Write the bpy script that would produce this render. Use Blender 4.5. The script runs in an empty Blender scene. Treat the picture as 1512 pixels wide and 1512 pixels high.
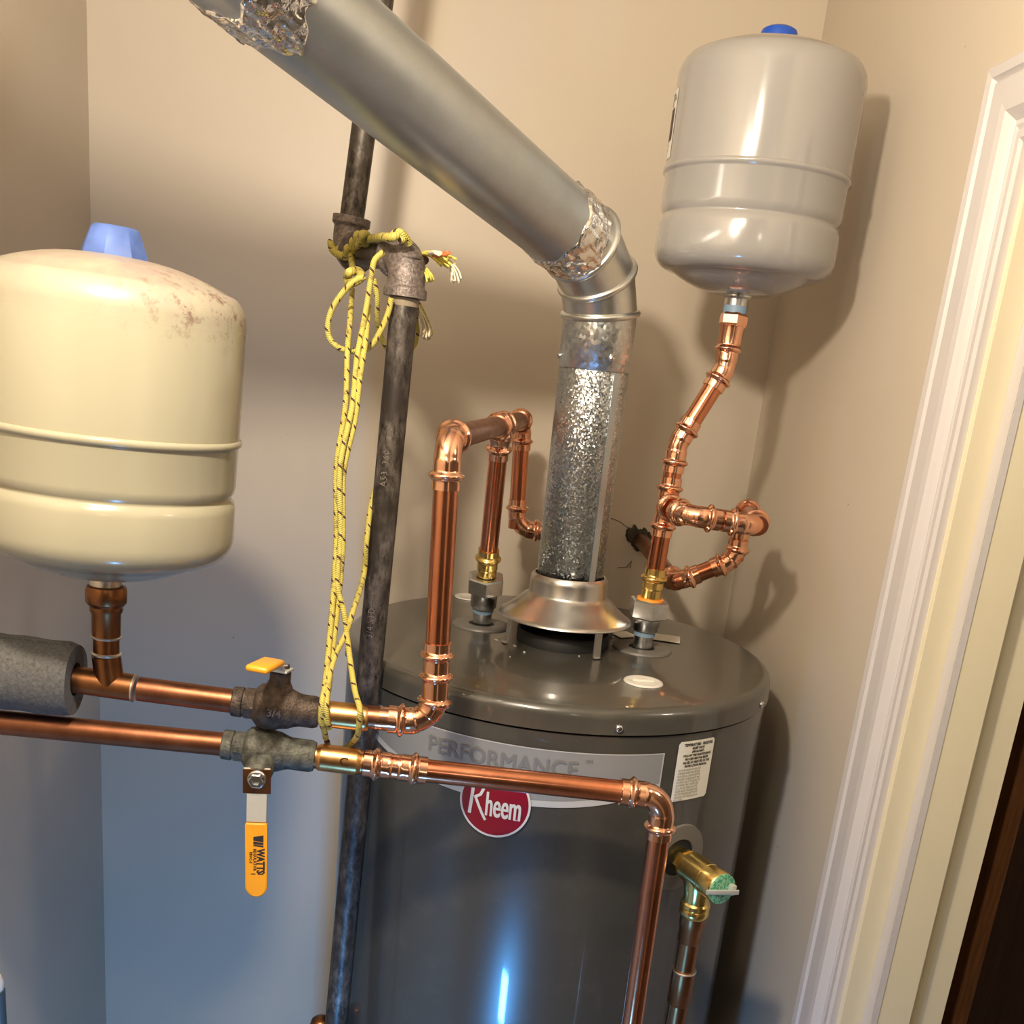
import bpy, bmesh, math, random
from mathutils import Vector, Matrix
V = Vector
rad = math.radians
scn = bpy.context.scene
COL = scn.collection

# ------------------------------------------------------------------ camera
PITCH, ROLL, YAW = rad(16.84), rad(5.89), rad(5.8)
F, PX, PY = 1512.0, 756.0, 1008.0
CAM = V((0, 0, 1.8))
fw = V((0, math.cos(PITCH), -math.sin(PITCH)))
up0 = V((0, math.sin(PITCH), math.cos(PITCH)))
rt0 = V((1, 0, 0))
U_ = math.cos(ROLL) * up0 - math.sin(ROLL) * rt0
R_ = math.cos(ROLL) * rt0 + math.sin(ROLL) * up0
M_ = Matrix.Rotation(-YAW, 3, 'Z')
fw, R_, U_ = M_ @ fw, M_ @ R_, M_ @ U_
cam_d = bpy.data.cameras.new('camera')
cam_d.sensor_width = 36.0
cam_d.sensor_fit = 'HORIZONTAL'
cam_d.lens = 36.0 * F / 1512.0
cam_d.shift_y = (PY - 756.0) / 1512.0
cam_d.clip_start = 0.02
cam = bpy.data.objects.new('camera', cam_d)
rm = Matrix((R_, U_, -fw)).transposed().to_4x4()
cam.matrix_world = Matrix.Translation(CAM) @ rm
COL.objects.link(cam)
scn.camera = cam

# ------------------------------------------------------------------ world, lamps, exposure
scn.view_settings.view_transform = 'Standard'
scn.view_settings.look = 'None'
scn.view_settings.gamma = 1.0
scn.view_settings.use_curve_mapping = False
scn.view_settings.exposure = 0.0
w = bpy.data.worlds.new('world'); scn.world = w; w.use_nodes = True
w.node_tree.nodes['Background'].inputs[0].default_value = (0.62, 0.72, 0.9, 1)
w.node_tree.nodes['Background'].inputs[1].default_value = 0.1

def lamp(name, kind, loc, color, power, size=0.05, aim=None, size_y=None):
    d = bpy.data.lights.new(name, kind); d.energy = power; d.color = color
    if kind == 'AREA':
        d.size = size
        if size_y: d.shape = 'RECTANGLE'; d.size_y = size_y
    else:
        d.shadow_soft_size = size
    o = bpy.data.objects.new(name, d); COL.objects.link(o); o.location = loc
    if aim is not None:
        o.rotation_euler = (V(aim) - V(loc)).to_track_quat('-Z', 'Y').to_euler()
    return o

WARM = (1.0, 0.86, 0.68)
lamp('closet_bulb', 'POINT', (-0.14, 0.42, 2.16), WARM, 33.0, 0.030)
lamp('ceiling_bulb', 'POINT', (-0.20, -0.02, 2.38), WARM, 11.0, 0.07)
lamp('outer_room_fill', 'POINT', (0.35, -1.9, 2.40), WARM, 7.0, 0.10)  # added fill lamp behind the camera, softens shade on the walls
lamp('doorway_fill', 'POINT', (1.35, 0.35, 2.35), WARM, 14.0, 0.08)  # added lamp past the doorway, brightens the wood frame
blue = lamp('low_blue_light', 'AREA', (-0.05, 0.38, 0.66), (0.09, 0.41, 1.0), 5.8, 0.05, (-0.32, 1.56, 0.62), 0.12)
blue.data.spread = rad(165)

# ------------------------------------------------------------------ picture-to-room helpers (solve a known plane)
def ray(x, y): return fw + R_ * ((x - PX) / F) - U_ * ((y - PY) / F)
def YP(x, y, yy): v = ray(x, y); return CAM + v * (yy / v.y)
def XP(x, y, xx): v = ray(x, y); return CAM + v * (xx / v.x)
def ZP(x, y, zz): v = ray(x, y); return CAM + v * ((zz - 1.8) / v.z)
def DP(x, y, d): return CAM + ray(x, y) * d

# ------------------------------------------------------------------ materials
def new_mat(name):
    m = bpy.data.materials.new(name); m.use_nodes = True
    nt = m.node_tree; b = nt.nodes['Principled BSDF']
    return m, nt, b
def mix_rgb(nt, fac, a, b):
    n = nt.nodes.new('ShaderNodeMix'); n.data_type = 'RGBA'
    if isinstance(fac, (int, float)): n.inputs[0].default_value = fac
    else: nt.links.new(fac, n.inputs[0])
    for k, s in ((6, a), (7, b)):
        if isinstance(s, tuple): n.inputs[k].default_value = (*s, 1) if len(s) == 3 else s
        else: nt.links.new(s, n.inputs[k])
    return n.outputs[2]
def noise(nt, scale, detail=4, rough=.55, coord='Object', stretch=None):
    t = nt.nodes.new('ShaderNodeTexCoord'); n = nt.nodes.new('ShaderNodeTexNoise')
    n.inputs['Scale'].default_value = scale; n.inputs['Detail'].default_value = detail
    n.inputs['Roughness'].default_value = rough
    src = t.outputs[coord]
    if stretch:
        mp = nt.nodes.new('ShaderNodeMapping'); mp.inputs['Scale'].default_value = stretch
        nt.links.new(src, mp.inputs[0]); src = mp.outputs[0]
    nt.links.new(src, n.inputs['Vector'])
    return n.outputs['Fac']
def ramp(nt, fac, p0, p1, c0=(0, 0, 0), c1=(1, 1, 1)):
    r = nt.nodes.new('ShaderNodeValToRGB'); e = r.color_ramp.elements
    e[0].position = p0; e[1].position = p1; e[0].color = (*c0, 1); e[1].color = (*c1, 1)
    nt.links.new(fac, r.inputs[0]); return r.outputs[0]
def bump(nt, b, h, strength, dist=.001):
    n = nt.nodes.new('ShaderNodeBump'); n.inputs['Strength'].default_value = strength
    n.inputs['Distance'].default_value = dist
    nt.links.new(h, n.inputs['Height']); nt.links.new(n.outputs[0], b.inputs['Normal'])
def plain(name, col, rough=.5, metal=0., coat=0., var=0., vscale=20, bmp=0., bscale=80, rvar=0., stretch=None, spec=.5):
    m, nt, b = new_mat(name)
    b.inputs['Base Color'].default_value = (*col, 1); b.inputs['Roughness'].default_value = rough
    b.inputs['Metallic'].default_value = metal; b.inputs['Coat Weight'].default_value = coat
    b.inputs['Coat Roughness'].default_value = .12
    b.inputs['Specular IOR Level'].default_value = spec
    if var:
        f = ramp(nt, noise(nt, vscale, stretch=stretch), .3, .7)
        nt.links.new(mix_rgb(nt, f, tuple(c * (1 - var) for c in col), tuple(min(1, c * (1 + var)) for c in col)), b.inputs['Base Color'])
    if rvar:
        f = noise(nt, vscale * 1.7, stretch=stretch)
        mr = nt.nodes.new('ShaderNodeMapRange'); mr.inputs[3].default_value = max(.03, rough - rvar); mr.inputs[4].default_value = rough + rvar
        nt.links.new(f, mr.inputs[0]); nt.links.new(mr.outputs[0], b.inputs['Roughness'])
    if bmp: bump(nt, b, noise(nt, bscale, stretch=stretch), bmp)
    return m

def wall_paint(name, col):
    m, nt, b = new_mat(name)
    f = ramp(nt, noise(nt, 1.6, 5), .3, .75)
    c = mix_rgb(nt, f, tuple(x * .95 for x in col), tuple(min(1, x * 1.04) for x in col))
    t = nt.nodes.new('ShaderNodeTexCoord'); vo = nt.nodes.new('ShaderNodeTexVoronoi'); vo.inputs['Scale'].default_value = 16
    nt.links.new(t.outputs['Object'], vo.inputs['Vector'])
    sp = ramp(nt, vo.outputs['Distance'], .018, .03, (1, 1, 1), (0, 0, 0))
    big = ramp(nt, noise(nt, 9, 2), .55, .6)
    mu = nt.nodes.new('ShaderNodeMath'); mu.operation = 'MULTIPLY'; nt.links.new(sp, mu.inputs[0]); nt.links.new(big, mu.inputs[1])
    c = mix_rgb(nt, mu.outputs[0], c, (.22, .17, .13))
    nt.links.new(c, b.inputs['Base Color'])
    b.inputs['Roughness'].default_value = .42; b.inputs['Specular IOR Level'].default_value = .35
    bump(nt, b, noise(nt, 160, 3), .10, .0008)
    return m

def copper_mat(name, c0, c1, rough, scale=30, dull=.0):
    m, nt, b = new_mat(name)
    b.inputs['Metallic'].default_value = 1.0 - dull
    f = ramp(nt, noise(nt, scale, 6, .6, stretch=(1, 1, .35)), .3, .72)
    nt.links.new(mix_rgb(nt, f, c0, c1), b.inputs['Base Color'])
    mr = nt.nodes.new('ShaderNodeMapRange'); mr.inputs[3].default_value = rough * .6; mr.inputs[4].default_value = rough * 1.5
    nt.links.new(noise(nt, 55, 4), mr.inputs[0]); nt.links.new(mr.outputs[0], b.inputs['Roughness'])
    bump(nt, b, noise(nt, 190, 3), .06, .0005)
    return m

def galv_mat(name, base, rough, spangle=.5, scale=260, glitter=0):
    m, nt, b = new_mat(name)
    b.inputs['Metallic'].default_value = 1
    t = nt.nodes.new('ShaderNodeTexCoord'); vo = nt.nodes.new('ShaderNodeTexVoronoi'); vo.inputs['Scale'].default_value = scale
    nt.links.new(t.outputs['Object'], vo.inputs['Vector'])
    g = nt.nodes.new('ShaderNodeRGBToBW'); nt.links.new(vo.outputs['Color'], g.inputs[0])
    c = mix_rgb(nt, g.outputs[0], tuple(x * (1 - .5 * spangle) for x in base), tuple(min(1, x * (1 + .45 * spangle)) for x in base))
    dirt = ramp(nt, noise(nt, 26, 6, .65), .35, .85)
    c = mix_rgb(nt, dirt, c, tuple(x * .84 for x in base))
    nt.links.new(c, b.inputs['Base Color'])
    mr = nt.nodes.new('ShaderNodeMapRange'); mr.inputs[3].default_value = rough * (1 - .35 * spangle); mr.inputs[4].default_value = rough * (1 + .4 * spangle)
    nt.links.new(g.outputs[0], mr.inputs[0]); nt.links.new(mr.outputs[0], b.inputs['Roughness'])
    if glitter:
        ge = nt.nodes.new('ShaderNodeNewGeometry'); s1_ = nt.nodes.new('ShaderNodeVectorMath'); s1_.operation = 'SUBTRACT'; s1_.inputs[1].default_value = (.5, .5, .5); nt.links.new(vo.outputs['Color'], s1_.inputs[0])
        s2_ = nt.nodes.new('ShaderNodeVectorMath'); s2_.operation = 'SCALE'; s2_.inputs['Scale'].default_value = glitter; nt.links.new(s1_.outputs[0], s2_.inputs[0])
        s3_ = nt.nodes.new('ShaderNodeVectorMath'); s3_.operation = 'ADD'; nt.links.new(ge.outputs['Normal'], s3_.inputs[0]); nt.links.new(s2_.outputs[0], s3_.inputs[1])
        s4_ = nt.nodes.new('ShaderNodeVectorMath'); s4_.operation = 'NORMALIZE'; nt.links.new(s3_.outputs[0], s4_.inputs[0]); nt.links.new(s4_.outputs[0], b.inputs['Normal'])
    else: bump(nt, b, g.outputs[0], .25 * spangle, .0006)
    return m

M = {}
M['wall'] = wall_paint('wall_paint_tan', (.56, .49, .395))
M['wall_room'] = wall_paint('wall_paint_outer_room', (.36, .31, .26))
M['ceiling'] = plain('ceiling_paint', (.42, .40, .37), .7, bmp=.1)
M['floor'] = plain('floor_concrete', (.30, .28, .26), .6, var=.15, vscale=8, bmp=.2)
M['trim'] = plain('white_trim_paint', (.54, .51, .50), .32, coat=.15, bmp=.05, bscale=60)
M['jamb'] = plain('cream_jamb_paint', (.70, .63, .45), .4, var=.02, vscale=6, bmp=.05)
M['tank_old'] = None
M['tank_new'] = plain('grey_tank_enamel', (.30, .288, .272), .16, coat=.6, bmp=.02, bscale=30)
M['blue_cap'] = plain('blue_plastic', (.01, .07, .42), .35)
M['copper'] = copper_mat('new_copper', (.58, .205, .105), (.76, .32, .18), .19)
M['copper_fit'] = copper_mat('copper_fitting', (.86, .42, .26), (.96, .56, .38), .15, 45)
M['copper_dark'] = copper_mat('dark_copper', (.19, .072, .038), (.36, .15, .078), .36)  # dull brown copper, darkened further to carry shade from the tank
M['copper_brown'] = copper_mat('tarnished_copper', (.20, .085, .04), (.38, .17, .07), .33, 22)
M['solder'] = plain('solder', (.72, .68, .62), .35, 1., bmp=.3, bscale=200)
M['brass'] = plain('brass', (.80, .58, .20), .24, 1., var=.12, vscale=60)
M['brass_dull'] = plain('dull_brass', (.62, .34, .13), .30, 1., var=.25, vscale=50)
M['bronze'] = None
M['zinc'] = plain('zinc_plated_steel', (.62, .64, .66), .24, 1., var=.15, vscale=90)
M['blue_tape'] = plain('blue_thread_sealant', (.20, .30, .42), .5)
M['orange_ring'] = plain('orange_washer', (.9, .35, .04), .5)
M['galv'] = galv_mat('galvanised_steel', (.55, .60, .64), .38, .06, 700)
M['galv_spangle'] = galv_mat('galvanised_spangle', (.60, .65, .68), .30, .45, 620, .55)
M['galv_bright'] = galv_mat('galvanised_elbow', (.74, .75, .72), .31, .06, 500)
M['galv_collar'] = galv_mat('galvanised_collar', (.66, .69, .69), .36, .3, 260, .28)
M['hood'] = galv_mat('draft_hood_steel', (.66, .64, .61), .30, 0.0, 500)
M['black_iron'] = None
M['heater'] = None
M['black'] = plain('black_void', (.008, .008, .008), .6)
M['cap_plastic'] = plain('translucent_white_plastic', (.62, .60, .55), .35)
M['escutcheon'] = plain('grey_plastic_ring', (.15, .14, .125), .45)
M['silver_label'] = plain('silver_label', (.34, .34, .335), .38, .35)
M['silver_line'] = plain('silver_label_edge', (.62, .62, .61), .35, .3)
M['band_text'] = plain('dark_silver_print', (.20, .20, .198), .45, .2)
M['badge_red'] = plain('badge_red', (.22, .003, .016), .28, coat=.4)
M['badge_text'] = plain('badge_silver_print', (.62, .62, .62), .35)
M['paper'] = plain('paper_label', (.74, .72, .64), .55)
M['ink'] = plain('black_ink', (.02, .018, .016), .6)
M['ink_grey'] = plain('grey_ink', (.17, .16, .14), .6)
M['foam'] = None
M['orange'] = plain('orange_vinyl_grip', (.86, .36, .02), .32, var=.05)
M['lever'] = plain('zinc_lever', (.80, .80, .74), .35, .6, bmp=.2, bscale=150)
M['tag_green'] = None
M['wood'] = plain('stained_wood', (.19, .075, .022), .42, var=.35, vscale=14, stretch=(14, 14, 1), bmp=.2)
M['wood_dark'] = plain('dark_stained_wood', (.035, .013, .005), .5, var=.3, vscale=14, stretch=(14, 14, 1))
M['foil'] = None
M['rope'] = None
M['fray'] = plain('frayed_rope_fibre', (.78, .70, .50), .7)
M['fray_yellow'] = plain('frayed_yellow_fibre', (.72, .62, .12), .6)
M['fray_red'] = plain('red_melted_fibre', (.65, .17, .06), .6)

# heater paint: dark grey brown gloss with fine dust on top
m, nt, b = new_mat('heater_enamel')
f = ramp(nt, noise(nt, 26, 8, .7), .52, .75)
nt.links.new(mix_rgb(nt, f, (.058, .054, .044), (.076, .070, .058)), b.inputs['Base Color'])
b.inputs['Roughness'].default_value = .30; b.inputs['Coat Weight'].default_value = .55; b.inputs['Coat Roughness'].default_value = .06
bump(nt, b, noise(nt, 300, 2), .035, .0004)
M['heater'] = m
# old tank: cream enamel with brown dust and scratches on its crown
m, nt, b = new_mat('cream_tank_enamel')
t = nt.nodes.new('ShaderNodeTexCoord'); sx = nt.nodes.new('ShaderNodeSeparateXYZ'); nt.links.new(t.outputs['Object'], sx.inputs[0])
mr = nt.nodes.new('ShaderNodeMapRange'); mr.inputs[1].default_value = .205; mr.inputs[2].default_value = .25; nt.links.new(sx.outputs[2], mr.inputs[0])
n1 = ramp(nt, noise(nt, 22, 8, .7), .35, .62)
mu = nt.nodes.new('ShaderNodeMath'); mu.operation = 'MULTIPLY'; nt.links.new(mr.outputs[0], mu.inputs[0]); nt.links.new(n1, mu.inputs[1])
c = mix_rgb(nt, mu.outputs[0], (.36, .335, .24), (.31, .24, .20))
mx = nt.nodes.new('ShaderNodeMapRange'); mx.inputs[1].default_value = .01; mx.inputs[2].default_value = .085; nt.links.new(sx.outputs[0], mx.inputs[0])
mr2 = nt.nodes.new('ShaderNodeMapRange'); mr2.inputs[1].default_value = .195; mr2.inputs[2].default_value = .225; nt.links.new(sx.outputs[2], mr2.inputs[0])
n2 = ramp(nt, noise(nt, 75, 9, .8), .52, .60)
m2 = nt.nodes.new('ShaderNodeMath'); m2.operation = 'MULTIPLY'; nt.links.new(mx.outputs[0], m2.inputs[0]); nt.links.new(mr2.outputs[0], m2.inputs[1])
m3 = nt.nodes.new('ShaderNodeMath'); m3.operation = 'MULTIPLY'; nt.links.new(m2.outputs[0], m3.inputs[0]); nt.links.new(n2, m3.inputs[1])
c = mix_rgb(nt, m3.outputs[0], c, (.16, .09, .07))
nt.links.new(c, b.inputs['Base Color'])
mrr = nt.nodes.new('ShaderNodeMapRange'); mrr.inputs[3].default_value = .2; mrr.inputs[4].default_value = .6
nt.links.new(mr.outputs[0], mrr.inputs[0]); nt.links.new(mrr.outputs[0], b.inputs['Roughness'])
b.inputs['Coat Weight'].default_value = .25; b.inputs['Coat Roughness'].default_value = .15
M['tank_old'] = m
M['dusty_cap'] = plain('dusty_blue_plastic', (.075, .135, .38), .6, var=.25, vscale=40)
# black iron
m, nt, b = new_mat('black_iron')
f = ramp(nt, noise(nt, 120, 9, .75, stretch=(1, 1, .4)), .40, .62)
g = ramp(nt, noise(nt, 18, 5, .6), .4, .62)
c = mix_rgb(nt, f, (.020, .016, .014), (.20, .17, .145))
c = mix_rgb(nt, g, c, (.045, .036, .030))
nt.links.new(c, b.inputs['Base Color']); b.inputs['Metallic'].default_value = .45; b.inputs['Roughness'].default_value = .46
bump(nt, b, noise(nt, 380, 4), .3, .0006)
M['black_iron'] = m
M['iron_fitting'] = plain('malleable_iron', (.20, .165, .15), .48, .5, var=.45, vscale=300, bmp=.7, bscale=500)
M['bronze'] = plain('tarnished_bronze_valve', (.085, .062, .048), .55, .6, var=.6, vscale=110, bmp=1., bscale=420)
M['bronze_green'] = plain('verdigris_bronze_valve', (.105, .105, .088), .6, .45, var=.7, vscale=110, bmp=1., bscale=420)
# grey foam, its colour darkened to carry the tank's shade
m, nt, b = new_mat('grey_foam')
f = ramp(nt, noise(nt, 330, 5, .8), .35, .7)
nt.links.new(mix_rgb(nt, f, (.070, .070, .072), (.165, .160, .155)), b.inputs['Base Color']); b.inputs['Roughness'].default_value = .85
bump(nt, b, noise(nt, 330, 5, .8), .7, .0015); M['foam'] = m
# green tag
m, nt, b = new_mat('green_print_tag')
f = ramp(nt, noise(nt, 420, 3, .7), .45, .55)
nt.links.new(mix_rgb(nt, f, (.02, .27, .13), (.30, .55, .36)), b.inputs['Base Color']); b.inputs['Roughness'].default_value = .35; M['tag_green'] = m
# crinkled foil tape
m, nt, b = new_mat('aluminium_foil_tape')
b.inputs['Metallic'].default_value = 1; b.inputs['Roughness'].default_value = .15; b.inputs['Base Color'].default_value = (.90, .89, .87, 1)
bump(nt, b, noise(nt, 42, 4, .5), .8, .006); M['foil'] = m
# rope: yellow braid with dark flecks running as a helix
m, nt, b = new_mat('yellow_braided_rope')
uv = nt.nodes.new('ShaderNodeUVMap'); su = nt.nodes.new('ShaderNodeSeparateXYZ'); nt.links.new(uv.outputs[0], su.inputs[0])
def math_n(op, a, b2):
    n = nt.nodes.new('ShaderNodeMath'); n.operation = op
    for i, s in enumerate((a, b2)):
        if isinstance(s, (int, float)): n.inputs[i].default_value = s
        elif s is not None: nt.links.new(s, n.inputs[i])
    return n.outputs[0]
p = math_n('FRACT', math_n('ADD', math_n('MULTIPLY', su.outputs[1], 95.0), su.outputs[0]), None)
q = math_n('FRACT', math_n('ADD', math_n('MULTIPLY', su.outputs[1], 47.5), math_n('MULTIPLY', su.outputs[0], 2.0)), None)
a1 = math_n('LESS_THAN', p, .22); a2 = math_n('LESS_THAN', q, .42); fl = math_n('MULTIPLY', a1, a2)
br = math_n('SINE', math_n('ADD', math_n('MULTIPLY', su.outputs[1], 3600.0), math_n('MULTIPLY', su.outputs[0], 18.85)), None)
nf = noise(nt, 120, 4)
c = mix_rgb(nt, nf, (.44, .36, .055), (.66, .58, .15))
c = mix_rgb(nt, ramp(nt, noise(nt, 60, 5, .7), .55, .68), c, (.22, .15, .05))
c = mix_rgb(nt, fl, c, (.06, .025, .025))
nt.links.new(c, b.inputs['Base Color']); b.inputs['Roughness'].default_value = .55
bump(nt, b, br, .5, .0006); M['rope'] = m

# ------------------------------------------------------------------ mesh helpers
def frame(axis):
    a = V(axis).normalized(); h = V((0, 0, 1)) if abs(a.z) < .9 else V((1, 0, 0))
    x = h.cross(a).normalized(); return x, a.cross(x), a
def dens(pts, fil=.02, n=8, keep=None):
    """round the corners of a polyline with arcs"""
    pts = [V(p) for p in pts]; out = [pts[0]]
    for i in range(1, len(pts) - 1):
        a, b_, c_ = pts[i - 1], pts[i], pts[i + 1]
        d1, d2 = (a - b_), (c_ - b_); l1, l2 = d1.length, d2.length; d1.normalize(); d2.normalize()
        ang = d1.angle(d2)
        if ang > math.pi - .03: out.append(b_); continue
        t = min(fil / math.tan(ang / 2), l1 * .49 if i > 1 else l1 * .97, l2 * .49 if i < len(pts) - 2 else l2 * .97); r = t * math.tan(ang / 2)
        bis = (d1 + d2).normalized(); cen = b_ + bis * (r / math.sin(ang / 2))
        s = b_ + d1 * t - cen; e = b_ + d2 * t - cen; tot = s.angle(e)
        for k in range(n + 1):
            u = k / n
            out.append(cen + (s * math.sin((1 - u) * tot) + e * math.sin(u * tot)) / math.sin(tot))
    out.append(pts[-1]); res = [out[0]]
    for p_ in out[1:]:
        if (p_ - res[-1]).length > 1e-5: res.append(p_)
    return res
def resample(pts, step):
    out = [pts[0]]
    for a, b_ in zip(pts, pts[1:]):
        n = max(1, int((b_ - a).length / step + .5))
        for k in range(1, n + 1): out.append(a.lerp(b_, k / n))
    return out
def catmull(pts, n=8):
    P = [V(p) for p in pts]; P = [P[0] * 2 - P[1]] + P + [P[-1] * 2 - P[-2]]; out = []
    for i in range(1, len(P) - 2):
        for k in range(n):
            t = k / n; a, b_, c_, d = P[i - 1], P[i], P[i + 1], P[i + 2]
            out.append(.5 * ((2 * b_) + (c_ - a) * t + (2 * a - 5 * b_ + 4 * c_ - d) * t * t + (3 * b_ - a - 3 * c_ + d) * t ** 3))
    out.append(P[-2]); return out
def sweep(bm, pts, rad_, seg=20, cap=True, mod=None):
    """tube along pts; rad_ a number or f(s, total); mod f(angle, s)->factor"""
    uvl = bm.loops.layers.uv.verify()
    pts = [V(p) for p in pts]; L = [0]
    for a, b_ in zip(pts, pts[1:]): L.append(L[-1] + (b_ - a).length)
    T = []
    for i in range(len(pts)):
        t = (pts[min(i + 1, len(pts) - 1)] - pts[max(i - 1, 0)]).normalized(); T.append(t)
    x, y, _ = frame(T[0]); rings = []
    for i, p_ in enumerate(pts):
        if i:
            qd = T[i - 1].rotation_difference(T[i]); x = qd @ x
            x = (x - T[i] * x.dot(T[i])).normalized()
        y = T[i].cross(x)
        r = rad_(L[i], L[-1]) if callable(rad_) else rad_
        rings.append([bm.verts.new(p_ + (x * math.cos(k / seg * math.tau) + y * math.sin(k / seg * math.tau)) * r * (mod(k / seg * math.tau, L[i]) if mod else 1)) for k in range(seg)])
    for i in range(len(rings) - 1):
        for k in range(seg):
            k2 = (k + 1) % seg
            f_ = bm.faces.new((rings[i][k], rings[i][k2], rings[i + 1][k2], rings[i + 1][k])); f_.smooth = True
            for lp, (uu, vv) in zip(f_.loops, ((k / seg, L[i]), ((k + 1) / seg, L[i]), ((k + 1) / seg, L[i + 1]), (k / seg, L[i + 1]))):
                lp[uvl].uv = (uu, vv)
    if cap:
        bm.faces.new(list(reversed(rings[0]))); bm.faces.new(rings[-1])
    return bm
def lathe(bm, prof, org=(0, 0, 0), axis=(0, 0, 1), seg=32, smooth=True, close=True, hexa=False, mod=None):
    """prof: (r, t) pairs along axis"""
    x, y, a = frame(axis); org = V(org); rings = []
    for r, t in prof:
        if r < 1e-6: rings.append([bm.verts.new(org + a * t)]); continue
        rings.append([bm.verts.new(org + a * t + (x * math.cos(k / seg * math.tau) + y * math.sin(k / seg * math.tau)) * r * (mod(k / seg * math.tau, t) if mod else 1)) for k in range(seg)])
    for A, B in zip(rings, rings[1:]):
        for k in range(seg):
            k2 = (k + 1) % seg
            if len(A) == 1 and len(B) == 1: continue
            if len(A) == 1: f_ = bm.faces.new((A[0], B[k2], B[k]))
            elif len(B) == 1: f_ = bm.faces.new((A[k], A[k2], B[0]))
            else: f_ = bm.faces.new((A[k], A[k2], B[k2], B[k]))
            f_.smooth = smooth
    if close:
        if len(rings[0]) > 1: bm.faces.new(list(reversed(rings[0])))
        if len(rings[-1]) > 1: bm.faces.new(rings[-1])
    return bm
def box(bm, c, h, ax=None, bev=0.0, seg=2):
    """box centre c, half sizes h, axes ax"""
    t = bmesh.new(); bmesh.ops.create_cube(t, size=2)
    X, Y_, Z_ = (V((1, 0, 0)), V((0, 1, 0)), V((0, 0, 1))) if ax is None else [V(q).normalized() for q in ax]
    for v in t.verts: v.co = V((v.co.x * h[0], v.co.y * h[1], v.co.z * h[2]))
    if bev: bmesh.ops.bevel(t, geom=list(t.edges), offset=bev, segments=seg, affect='EDGES', profile=.5)
    mp = {}
    for v in t.verts: mp[v] = bm.verts.new(V(c) + X * v.co.x + Y_ * v.co.y + Z_ * v.co.z)
    for f_ in t.faces:
        try: g_ = bm.faces.new([mp[v] for v in f_.verts]); g_.smooth = False
        except ValueError: pass
    t.free(); return bm
def boxmm(bm, lo, hi, bev=0.0):
    lo, hi = V(lo), V(hi); return box(bm, (lo + hi) / 2, (hi - lo) / 2, None, bev)
def obj(name, bm, mat, parent=None, autosmooth=None):
    bmesh.ops.recalc_face_normals(bm, faces=list(bm.faces))
    me = bpy.data.meshes.new(name); bm.to_mesh(me); bm.free(); me.materials.append(mat)
    o = bpy.data.objects.new(name, me); COL.objects.link(o)
    if autosmooth is not None:
        me.set_sharp_from_angle(angle=rad(autosmooth))
    if parent is not None:
        o.parent = parent; 
        pm = parent.matrix_world.copy() if parent.parent is None else parent.parent.matrix_world @ Matrix.Translation(parent.location)
        me.transform(Matrix.Translation(-world_loc(parent)))
    return o
def world_loc(o):
    l = V(o.location); p_ = o.parent
    while p_ is not None: l += V(p_.location); p_ = p_.parent
    return l
def NB(): return bmesh.new()
def thing(name, label, cat, loc, group=None):
    o = bpy.data.objects.new(name, None); COL.objects.link(o); o.location = loc; o.empty_display_size = .02
    o['label'] = label; o['category'] = cat
    if group: o['group'] = group
    return o
def struct(name, bm, mat, parent=None):
    o = obj(name, bm, mat, parent); 
    if parent is None: o['kind'] = 'structure'
    return o
def text_bm(s, size, org, xa, ya, align='CENTER', sx=1.0, wrap=None, bold=0.0, res=3, bm=None):
    """flat print; wrap=f(u,v)->point"""
    cu = bpy.data.curves.new('t', 'FONT'); cu.body = s; cu.size = size; cu.align_x = align; cu.resolution_u = res; cu.offset = bold
    o = bpy.data.objects.new('t', cu); COL.objects.link(o)
    dg = bpy.context.evaluated_depsgraph_get(); me = o.evaluated_get(dg).to_mesh()
    bm = bm or bmesh.new(); org, xa, ya = V(org), V(xa), V(ya)
    vs = [bm.verts.new(wrap(v.co.x * sx, v.co.y) if wrap else org + xa * (v.co.x * sx) + ya * v.co.y) for v in me.vertices]
    for p_ in me.polygons:
        try: bm.faces.new([vs[i] for i in p_.vertices])
        except ValueError: pass
    o.evaluated_get(dg).to_mesh_clear(); bpy.data.objects.remove(o); bpy.data.curves.remove(cu)
    return bm
def print_obj(name, bm, mat, parent):
    me = bpy.data.meshes.new(name); bm.to_mesh(me); bm.free(); me.materials.append(mat)
    o = bpy.data.objects.new(name, me); COL.objects.link(o); o.parent = parent; me.transform(Matrix.Translation(-world_loc(parent)))
    return o

# press fitting: radius along the fitting, collar + bead at each end
RP = .0111
def press_r(r, ends=(1, 1)):
    def f_(s, L):
        e = 1
        d0, d1 = s, L - s
        def one(d):
            if d < .0085: return r + .0016
            if d < .0155: return r + .0016 + .0034 * math.sin((d - .0085) / .007 * math.pi)
            if d < .026: return r + .0014
            return r + .0008
        c_ = []
        if ends[0]: c_.append(one(d0))
        if ends[1]: c_.append(one(d1))
        return max(c_) if c_ else r + .0008
    return f_
def hexmod(r, L, ends=(1, 1)):
    def f_(a, s):
        d = min(s if ends[0] else 9, (L - s) if ends[1] else 9)
        if d < .008 or .016 < d < .024: return 1 + .028 * math.cos(6 * a)
        return 1
    return f_
def fitting(name, pts, parent, mat, r=RP, ends=(1, 1), fil=.02, seg=28):
    P = resample(dens(pts, fil, 10), .0011)
    L = sum((b_ - a).length for a, b_ in zip(P, P[1:]))
    bm = NB(); sweep(bm, P, press_r(r, ends), seg, True, hexmod(r, L, ends))
    return obj(name, bm, mat, parent, 50)
def pipe(name, a, b_, parent, mat, r=RP, seg=24):
    bm = NB(); sweep(bm, resample([V(a), V(b_)], .05), r, seg); return obj(name, bm, mat, parent, 50)
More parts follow.
